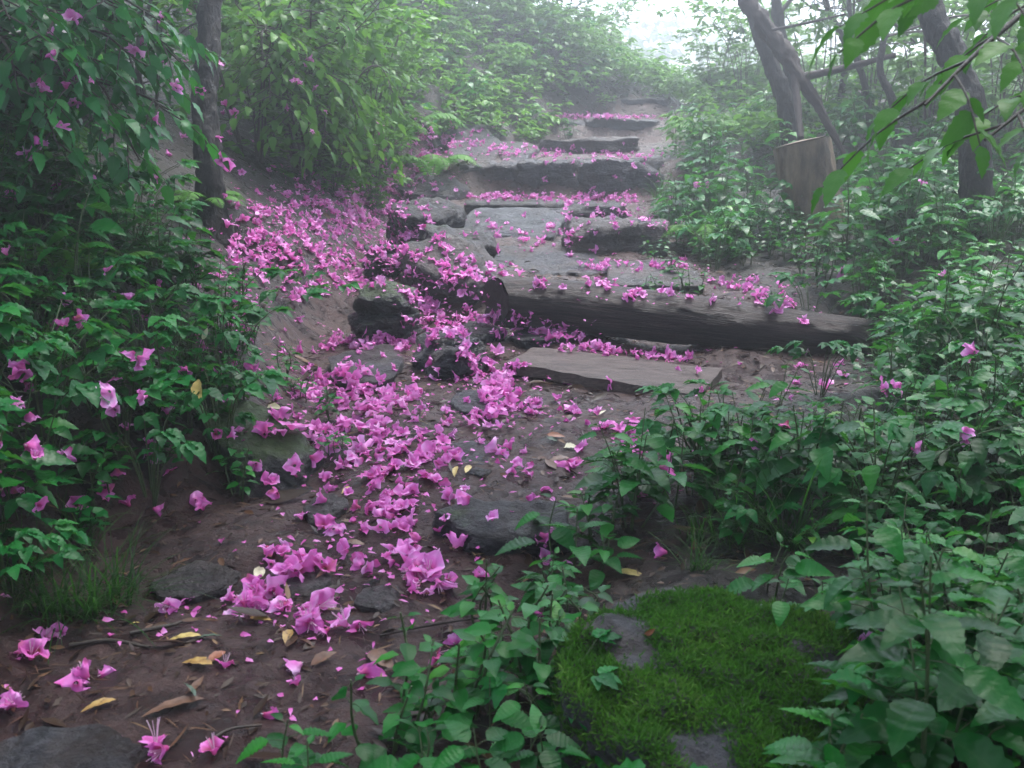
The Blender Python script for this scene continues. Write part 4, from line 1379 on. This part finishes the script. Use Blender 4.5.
# named spots: fern at the tall step, grass at the foot of the bank, grass and ferns on the banks
for (px, row, name, sc, k) in [(432, 182, 'fern', 1.0, 1), (60, 275, 'fern', .55, 0), (100, 290, 'fern', .55, 1), (30, 610, 'grass_tuft', .75, 1), (60, 620, 'grass_tuft', .75, 2), (90, 615, 'grass_tuft', .75, 3), (10, 590, 'grass_tuft', .75, 0), (120, 600, 'grass_tuft', .75, 2),
                               (700, 570, 'grass_tuft', .5, 1), (735, 545, 'grass_tuft', .7, 2), (700, 540, 'grass_tuft', .7, 0), (790, 545, 'grass_tuft', .9, 3), (660, 250, 'low_herb', .9, 0), (672, 280, 'low_herb', .8, 1), (690, 300, 'low_herb', .8, 2), (650, 302, 'low_herb', .6, 3),
                               (330, 420, 'low_herb', .6, 1), (300, 400, 'low_herb', .6, 0), (225, 400, 'bramble', .5, 0), (215, 455, 'bramble', .55, 1), (235, 500, 'low_herb', .7, 2), (205, 420, 'bramble', .6, 2), (285, 380, 'low_herb', .6, 3), (250, 340, 'low_herb', .7, 2), (335, 455, 'low_herb', .5, 0), (540, 138, 'leafy_herb', 1.0, 2), (570, 140, 'low_herb', 1.2, 2), (660, 200, 'grass_tuft', 1.1, 1), (675, 215, 'grass_tuft', 1.1, 0), (655, 262, 'low_herb', .7, 2),
                               (205, 218, 'fern', .5, 2), (240, 300, 'low_herb', .9, 1)]:
    p = hit_ground(px, row)
    if p is not None:
        auto_plant(name, p[0], p[1], sc, k)

# nobody could count the rest: low ground cover and the far herb layer as one mass
def mass(name, label, n, xr, yr, test, protolists, scs, mats):
    mb = MB()
    got = 0
    for _ in range(n * 30):
        if got >= n:
            break
        x, y = random.uniform(*xr), random.uniform(*yr)
        if not test(x, y):
            continue
        p = random.choice(random.choice(protolists))
        s = random.uniform(*scs)
        Mx = np.array(Matrix.Translation((x, y, gz(x, y))) @ Matrix.Rotation(random.uniform(0, 6.28), 4, 'Z') @ Matrix.Scale(s, 4))
        mb.merge(p['lv'], Mx, random.uniform(-.15, .15))
        got += 1
    return tag(link(name, mesh_from(name, mb, mats)), label, 'ground cover', None, 'stuff')


mass('ground_cover', 'low tangled green cover under the taller herbs', 420, (.0, 6), (1.2, 9), lambda x, y: right_test(x, y), [LOWHERB], (.5, 1.0), M['herb'])
mass('bank_cover', 'low green cover clinging to the shaded bank', 110, (-2.2, -.5), (1.7, 4.2), lambda x, y: left_test(x, y), [LOWHERB, BRAM], (.4, .8), M['bramble'])
mass('side_undergrowth', 'green undergrowth carpeting the ground beside the trail', 520, (-4.2, 5.6), (.5, 8.5), lambda x, y: max(edge_d(x, y)) > .25 and not inview(x, y, 60), [HERB, BRAM], (.7, 1.1), M['herb'])
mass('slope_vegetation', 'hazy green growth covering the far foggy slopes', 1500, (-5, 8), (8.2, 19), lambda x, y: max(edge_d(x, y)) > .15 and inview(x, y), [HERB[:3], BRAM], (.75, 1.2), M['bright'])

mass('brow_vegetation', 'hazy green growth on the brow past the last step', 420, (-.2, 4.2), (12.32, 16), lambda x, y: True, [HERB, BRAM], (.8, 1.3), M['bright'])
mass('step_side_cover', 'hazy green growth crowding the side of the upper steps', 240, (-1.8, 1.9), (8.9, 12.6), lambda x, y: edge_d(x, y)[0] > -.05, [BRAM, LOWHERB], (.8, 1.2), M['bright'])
scatter(130, (.9, 3.2), (4.5, 7.2), lambda x, y: edge_d(x, y)[1] > .02 and inview(x, y, 0) and not (768 < pix((x, y, gz(x, y)))[0] < 848 and 195 < pix((x, y, gz(x, y)))[1] < 222) and not (690 < pix((x, y, gz(x, y)))[0] < 800 and 268 < pix((x, y, gz(x, y)))[1] < 315), dict(low_herb=1), (.7, 1.1), .08)

# ------------------------------------------------------------------ leaf litter, fallen leaves
def scatter_litter(n):
    mb = MB()
    xs = RNG.uniform(-1.3, 1.7, n)
    ys = 1.1 + 4.8 * RNG.random(n) ** 1.3
    z, mk = land(xs, ys)
    keep = (mk > .1) | (RNG.random(n) < .5)
    xs, ys, z = xs[keep], ys[keep], z[keep]
    m = len(xs)
    a = RNG.uniform(0, 2 * np.pi, m)
    d = np.stack([np.cos(a), np.sin(a), RNG.normal(0, .15, m)], 1)
    L = RNG.gamma(1.7, .012, m) + .005
    add_leaves(mb, np.stack([xs, ys, z + .004], 1), d, np.stack([RNG.normal(0, .35, m), RNG.normal(0, .35, m), np.ones(m)], 1), L, L * RNG.uniform(.12, .45, m), RNG.uniform(-.3, .4, m), .25, 'lance', 3, RNG.random(m) ** 2.3)
    # needles and fine twigs
    k = n // 2
    xs = RNG.uniform(-1.3, 1.5, k)
    ys = 1.1 + 3.8 * RNG.random(k)
    z, mk = land(xs, ys)
    a = RNG.uniform(0, 2 * np.pi, k)
    d = np.stack([np.cos(a), np.sin(a), RNG.normal(0, .12, k)], 1)
    add_leaves(mb, np.stack([xs, ys, z + .005], 1), d, np.stack([RNG.normal(0, .3, k), RNG.normal(0, .3, k), np.ones(k)], 1), RNG.gamma(2.5, .016, k), .0025, .1, .3, 'lance', 3, RNG.random(k))
    return mb


tag(link('leaf_litter', mesh_from('leaf_litter', scatter_litter(10000), M['litter'])), 'fine dead leaves and needles strewn on the mud', 'litter', None, 'stuff')


def fallen_leaf(label, px, row, L, wr, az, matk, kind='lance', curl=.3, group=None):
    loc, nrm, ob = cast(px, row)
    if loc is None:
        return
    mb = MB()
    add_leaves(mb, [[-L / 2, 0, 0]], [[1, 0, .08]], [[0, 0, 1]], [L], [L * wr], curl, .3, kind, 10, .5, .1)
    o = link('fallen_leaf', mesh_from('fallen_leaf', mb, DRY[matk]))
    o.location = loc + nrm * .008
    q = Vector(nrm).to_track_quat('Z', 'Y') if nrm[2] < .98 else Vector((0, 0, 1)).to_track_quat('Z', 'Y')
    o.rotation_euler = (q.to_matrix() @ Matrix.Rotation(az, 3, 'Z')).to_euler()
    tag(o, label, 'leaf', group)


bpy.context.view_layer.update()
FL = [('yellow curled leaf resting on the herbs over the mossy bank rock', 200, 391, .085, .42, -.5, 'yellow'),
      ('pale cream leaf lying on the mossy bank rock', 273, 408, .085, .38, .3, 'pale'),
      ('round whitish leaf in mid path below the plank', 572, 449, .045, .8, .8, 'pale', 'heart'),
      ('russet leaf beside the round whitish leaf', 556, 437, .06, .4, .1, 'red'),
      ('green fallen leaf touching the russet one in mid path', 553, 441, .05, .35, -.5, 'green'),
      ('broad brown leaf just below the round whitish leaf', 558, 462, .075, .5, .3, 'brown'),
      ('yellow green leaf at the foot of the grassy bank', 184, 640, .07, .3, .1, 'yellow'),
      ('dark green leaf crossing the yellow green one', 207, 640, .06, .3, .5, 'green'),
      ('tan spotted leaf beneath the yellow green one', 196, 665, .07, .38, -.3, 'spotted'),
      ('russet leaf overlapping the tan spotted one', 215, 661, .05, .5, 1.0, 'red'),
      ('grey speckled leaf lying on the lowest mud', 187, 691, .06, .24, .2, 'green'),
      ('long brown leaf lying on the lowest mud', 172, 708, .11, .24, .35, 'brown'),
      ('small tan spotted leaf near the pink cluster', 288, 639, .05, .45, 1.6, 'spotted'),
      ('brown curled leaf beside the small spotted one', 325, 660, .055, .5, 1.2, 'brown'),
      ('tan leaf under the pink pile on the path', 262, 620, .06, .32, .6, 'spotted'),
      ('pale yellow leaf among the blossoms by the bank', 259, 574, .06, .45, .8, 'pale'),
      ('brown leaf curled in the mud by the pink cluster', 327, 573, .07, .3, .9, 'brown'),
      ('yellow leaf standing up by the brown stone', 346, 492, .045, .32, 1.2, 'yellow'),
      ('yellow green leaf near the flat slate', 468, 470, .065, .28, .6, 'yellow'),
      ('yellow leaf lying by the flat slate in the mud', 456, 473, .06, .3, -.3, 'yellow'),
      ('green yellow leaf lying at the rim of the mossy boulder', 632, 575, .075, .25, .1, 'yellow'),
      ('small orange leaf on the mossy boulder', 650, 630, .022, .45, .6, 'red'),
      ('brown broad leaf flat in the mud by the boulder', 382, 662, .075, .5, -.2, 'brown'),
      ('pale twig-like leaf in the mud under the plank', 602, 414, .05, .2, 1.0, 'pale'),
      ('tan leaf near the grey corner slab', 98, 708, .06, .35, .5, 'spotted'),
      ('small yellow leaf by the grassy bank', 134, 627, .022, .6, .2, 'yellow'),
      ('pale curled leaf above the mossy bank rock', 205, 333, .04, .4, 1.1, 'pale'),
      ('brown leaf among blossoms above the flat slate', 404, 452, .06, .35, .2, 'brown'),
      ('brown leaf half under blossoms beside the mud stone', 352, 545, .06, .35, 2.2, 'brown')]
for a in FL:
    fallen_leaf(*a)

# ------------------------------------------------------------------ blossoms
def blossom_mb(seed, nr=25, nt=6, size=.031):
    """open bell of five ruffled lobes, wilted a little"""
    r = np.random.default_rng(seed)
    a = np.linspace(0, 2 * np.pi, nr, endpoint=False)
    t = np.linspace(0.04, 1, nt)
    A, T = np.meshgrid(a, t)
    lobe = np.abs(np.cos(2.5 * A)) ** .4
    opn = r.uniform(.7, 1.2)
    rad = size * (.14 + .86 * T ** 1.5 * opn) * (1 - T ** 2.2 * r.uniform(.32, .5) * (1 - lobe))
    z = size * (1.15 * T ** .75 - .30 * T ** 5 * opn) * (1 + .12 * lobe * T ** 2)
    z += size * .16 * T ** 2 * np.sin(A * 7 + r.uniform(0, 6)) * r.uniform(.4, 1.1)
    x, y = rad * np.cos(A), rad * np.sin(A)
    x *= r.uniform(.62, 1.1)
    v = np.stack([x, y, z], -1).reshape(-1, 3)
    v += size * r.uniform(.3, .6) * np.stack([vn(v * 65 + seed), vn(v * 65 + seed + 50), vn(v * 65 + seed + 90)], 1) * T.reshape(-1, 1)
    v[:, 2] *= r.choice([.4, .6, .8, 1.0])
    i = np.arange(nt - 1)[:, None] * nr
    j = np.arange(nr)[None, :]
    f = np.stack([i + j, i + (j + 1) % nr, i + nr + (j + 1) % nr, i + nr + j], -1).reshape(-1, 4)
    mb = MB()
    mb.add(v - np.array([0, 0, size * .3]), f, np.clip(.5 + .9 * vn(v * 60 + seed * 7), 0, 1), np.stack([T.ravel(), A.ravel() / 6.283], 1))
    return mb


def stamen_mb(seed, size=.031):
    r = np.random.default_rng(seed)
    mb = MB()
    for k in range(7):
        a = r.uniform(0, 6.28)
        e = np.array([math.cos(a) * size * .35, math.sin(a) * size * .35, size * r.uniform(.8, 1.15)])
        add_tube(mb, smooth_path([[0, 0, -size * .35], e * .5, e], 5), .0006, 4, cap=True)
    return mb


BLO = [mesh_from('blossom', blossom_mb(400 + i), M['blossom']) for i in range(12)]
BLO_LOW = [blossom_mb(430 + i, 20, 5) for i in range(14)]
STA = [mesh_from('stamens', stamen_mb(460 + i), M['stamen']) for i in range(3)]

spots = []      # (px, row) of blossoms lying on ground, stone, log, plank
def stream(pts, wid, n, tag_=None):
    P = np.array(pts, float)
    seg = np.linalg.norm(np.diff(P, axis=0), axis=1)
    c = np.concatenate([[0], np.cumsum(seg)])
    for _ in range(n):
        s = random.uniform(0, c[-1])
        x = np.interp(s, c, P[:, 0])
        y = np.interp(s, c, P[:, 1])
        spots.append((x + random.gauss(0, wid), y + random.gauss(0, wid * .6)))

stream([(420, 150), (372, 190), (330, 225), (300, 258)], 32, 380)
stream([(400, 170), (380, 205), (372, 235), (400, 262)], 26, 240)
stream([(330, 180), (300, 225), (270, 262)], 28, 120)
stream([(235, 195), (262, 235), (250, 285)], 16, 43)
stream([(205, 270), (240, 300), (230, 345), (215, 380)], 14, 49)
stream([(300, 290), (350, 285), (380, 275)], 9, 43)
stream([(418, 285), (432, 310), (428, 335)], 9, 58)
stream([(440, 335), (480, 318), (520, 325), (580, 340)], 9, 116)
stream([(420, 235), (450, 285), (490, 270)], 14, 58)
stream([(330, 345), (370, 340), (410, 345)], 7, 52)
stream([(345, 385), (395, 400), (420, 395)], 18, 60)
stream([(310, 360), (325, 400), (345, 440), (385, 470), (375, 505)], 28, 130)
stream([(350, 420), (400, 440), (440, 470)], 14, 58)
stream([(465, 350), (490, 375), (510, 385), (490, 405), (480, 425)], 11, 101)
stream([(500, 400), (520, 410), (545, 405)], 9, 17)
stream([(400, 560), (425, 575), (430, 590)], 9, 17)
stream([(390, 520), (375, 515), (400, 500)], 14, 31)
stream([(265, 555), (300, 560), (280, 600), (245, 600), (300, 615), (330, 622)], 13, 60)
stream([(560, 350), (600, 350), (640, 356), (690, 360)], 4, 49)
stream([(600, 430), (645, 440), (655, 475), (640, 490)], 11, 26)
stream([(470, 198), (520, 196), (560, 199), (632, 198)], 4, 130)
stream([(440, 140), (500, 150), (560, 154), (650, 156)], 5, 150)
stream([(400, 125), (440, 142), (420, 160)], 9, 58)
stream([(550, 117), (600, 117), (662, 118)], 2, 110)
stream([(480, 222), (520, 228), (560, 236), (580, 262), (600, 280)], 12, 52)
stream([(560, 215), (640, 212), (650, 225), (690, 232)], 5, 43)
stream([(590, 268), (630, 266), (690, 266)], 5, 43)
stream([(500, 280), (560, 286), (640, 293), (720, 303), (800, 310)], 4, 34)
stream([(595, 275), (620, 290), (650, 298)], 5, 26)
stream([(715, 280), (745, 290), (770, 300), (790, 306)], 9, 66)
stream([(640, 165), (655, 150), (680, 235)], 7, 17)
stream([(440, 500), (470, 490), (520, 470), (580, 470)], 16, 17)
stream([(300, 350), (420, 470), (330, 600)], 50, 110)
stream([(440, 340), (520, 420), (600, 440)], 30, 40)
stream([(250, 230), (400, 260), (560, 250)], 35, 60)
stream([(420, 125), (560, 165), (640, 240)], 30, 60)
spots = [q for q in spots if random.random() < (.78 if q[1] > 325 else (.6 if q[0] > 495 and q[1] > 272 else .86))]
FEAT = [(20, 652), (30, 660), (45, 640), (60, 636), (85, 680), (100, 678), (75, 688), (15, 708), (8, 710), (265, 718), (205, 748), (215, 755), (165, 752), (158, 745), (425, 578), (418, 585), (665, 556), (445, 522), (492, 521), (440, 660), (360, 678),
        (300, 668), (296, 685), (440, 655), (795, 384), (790, 399), (800, 366), (840, 364), (836, 368), (825, 390), (808, 352), (760, 480), (715, 462), (755, 482), (175, 612), (165, 610), (185, 605), (225, 668), (255, 590), (310, 625), (345, 628), (360, 628), (875, 645), (870, 650),
        (560, 410), (502, 455), (545, 490), (515, 475), (528, 500), (610, 385), (596, 430), (570, 412), (310, 458), (272, 482), (265, 485), (700, 345), (545, 180)]
spots += FEAT
# hanging or caught among leaves of the bank and the shrubs
caught = []
for _ in range(60):
    caught.append((random.uniform(0, 300), random.uniform(255, 545)))
for _ in range(40):
    caught.append((random.uniform(0, 260), random.uniform(10, 215)))
for _ in range(14):
    caught.append((random.uniform(220, 340), random.uniform(60, 170)))
for _ in range(26):
    caught.append((random.uniform(660, 980), random.uniform(170, 480)))
for _ in range(10):
    caught.append((random.uniform(430, 650), random.uniform(520, 660)))

bpy.context.view_layer.update()
dg = bpy.context.evaluated_depsgraph_get()
plants_hidden = []
placed = []
GREENS = ('foliage', 'stem', 'leafy_herb', 'low_herb', 'bramble', 'fern', 'grass_tuft', 'ground_cover', 'bank_cover', 'slope_vegetation', 'side_undergrowth', 'brow_vegetation', 'step_side_cover', 'crown', 'twigs', 'branch', 'leaf_litter')


def surf(px, row, through_green):
    o = Vector(EYE)
    d = Vector(ray(px, row))
    for _ in range(40):
        ok, loc, nrm, i, ob, mt = S.ray_cast(dg, o, d, distance=40)
        if not ok:
            return None
        if through_green and ob.name.split('.')[0] in GREENS:
            o = loc + d * .003
            continue
        return np.array(loc), np.array(nrm), ob
    return None


for (px, row) in spots:
    s = surf(px, row, True)
    if s and s[0][1] < 14:
        placed.append((s[0], s[1], 'ground', s[2].name))
for (px, row) in caught:
    s = surf(px, row, False)
    if s and s[0][1] < 8 and np.linalg.norm(s[0] - EYE) > 1.9:
        placed.append((s[0], s[1], 'caught', s[2].name))


def b_region(p, how, obn):
    px, row, zc = pix(p)
    if how == 'caught':
        if px < 350:
            return 'caught among the leaves of the shaded bank' if row > 240 else 'caught in the shrubs over the dark hollow'
        return 'caught among the herbs past the log' if px > 640 else 'caught among the low plants by the mossy boulder'
    st = obn.split('.')[0]
    if st == 'plank':
        return 'lying on the worn plank'
    if st == 'fallen_log' or st == 'trunk' and zc < 5:
        return 'resting on the fallen log'
    if zc < 2.3:
        return 'scattered on the lowest mud of the path'
    if zc < 3.45:
        return 'in the drift on the muddy path below the plank'
    if zc < 4.4:
        return 'among the rocks around the end of the log'
    if px < 440 and zc < 7.5:
        return 'in the thick drift on the bank under the trunk'
    if px > 690:
        return 'in the patch on bare earth behind the log'
    if zc < 7.4:
        return 'between the flagstones behind the log'
    return 'on the treads of the upper foggy steps'


def b_mat(p, nrm, how):
    up = Vector(norm(np.asarray(nrm) if nrm[2] > .2 else np.array([0, 0, 1.0])))
    base = up.to_track_quat('Z', 'Y').to_matrix()
    mode = random.random()
    tl = random.gauss(0, .35) if mode < .3 else (random.uniform(1.1, 2.0) if mode < .8 else random.gauss(math.pi, .4))
    m3 = base @ Matrix.Rotation(random.uniform(0, 6.28), 3, 'Z') @ Matrix.Rotation(tl, 3, 'X') @ Matrix.Rotation(random.uniform(0, 6.28), 3, 'Z')
    s = random.choice((random.uniform(.55, .85), random.uniform(.8, 1.15)))
    return m3, s, np.asarray(p) + np.array(up) * (.009 * s)


placed.sort(key=lambda q: np.linalg.norm(q[0] - EYE))
rest = MB()
for i, (p, nrm, how, obn) in enumerate(placed):
    m3, s, c = b_mat(p, nrm, how)
    if i < 300:
        reg = b_region(p, how, obn)
        o = link('fallen_blossom', BLO[i % 12])
        o.matrix_world = Matrix.Translation(Vector(c)) @ m3.to_4x4() @ Matrix.Scale(s, 4)
        tag(o, f'crumpled magenta rhododendron blossom {reg}', 'blossom', f'pink blossoms {reg}')
        if i < 70:
            link('stamens', STA[i % 3], o)
    else:
        Mx = np.array(Matrix.Translation(Vector(c)) @ m3.to_4x4() @ Matrix.Scale(s, 4))
        rest.merge(BLO_LOW[i % 14], Mx, random.uniform(-.45, .45))
tag(link('blossom_drift', mesh_from('blossom_drift', rest, M['blossom'])), 'dense drift of pink blossoms covering bank and steps', 'blossoms', None, 'stuff')
# torn single petals trodden into the mud
pt = MB()
tp = [placed[i] for i in RNG.integers(0, len(placed), 4200) if placed[i][2] == 'ground']
pb = np.array([q[0] for q in tp]) + RNG.normal(0, 1, (len(tp), 3)) * np.array([.12, .12, 0])
pb[:, 2] = np.maximum(land(pb[:, 0], pb[:, 1])[0], pb[:, 2] - .01) + .006
az_ = RNG.uniform(0, 6.28, len(tp))
add_leaves(pt, pb, np.stack([np.cos(az_), np.sin(az_), RNG.normal(0, .2, len(tp))], 1), np.stack([RNG.normal(0, .3, len(tp)), RNG.normal(0, .3, len(tp)), np.ones(len(tp))], 1), RNG.uniform(.008, .026, len(tp)), RNG.uniform(.006, .016, len(tp)), .4, .3, 'ovate', 4, RNG.random(len(tp)), .2)
tag(link('torn_petals', mesh_from('torn_petals', pt, M['blossom'])), 'torn pink petals trodden into the mud', 'petals', None, 'stuff')

# ------------------------------------------------------------------ mist
hb = MB()
lo, hi = np.array([-50, -16, -1.6]), np.array([50, 92, 9.0])
c8 = np.array([[x, y, z] for x in (lo[0], hi[0]) for y in (lo[1], hi[1]) for z in (lo[2], hi[2])])
hb.add(c8, [[0, 1, 3, 2], [4, 6, 7, 5], [0, 4, 5, 1], [2, 3, 7, 6], [0, 2, 6, 4], [1, 5, 7, 3]])
hm, nt, N, K, P_, O_ = new_mat('mist')
N.remove(P_)
pv = N.new('ShaderNodeVolumePrincipled')
pv.inputs['Color'].default_value = (.95, .98, 1.0, 1)
pv.inputs['Density'].default_value = 0.0265
pv.inputs['Anisotropy'].default_value = 0.75
K.new(pv.outputs[0], O_.inputs['Volume'])
tag(link('haze', mesh_from('haze', hb, hm, smooth=False)), 'pale mist filling the wooded slope', 'mist', None, 'stuff')
print('PLANTS', COUNT, 'BLOSSOMS', len(placed))
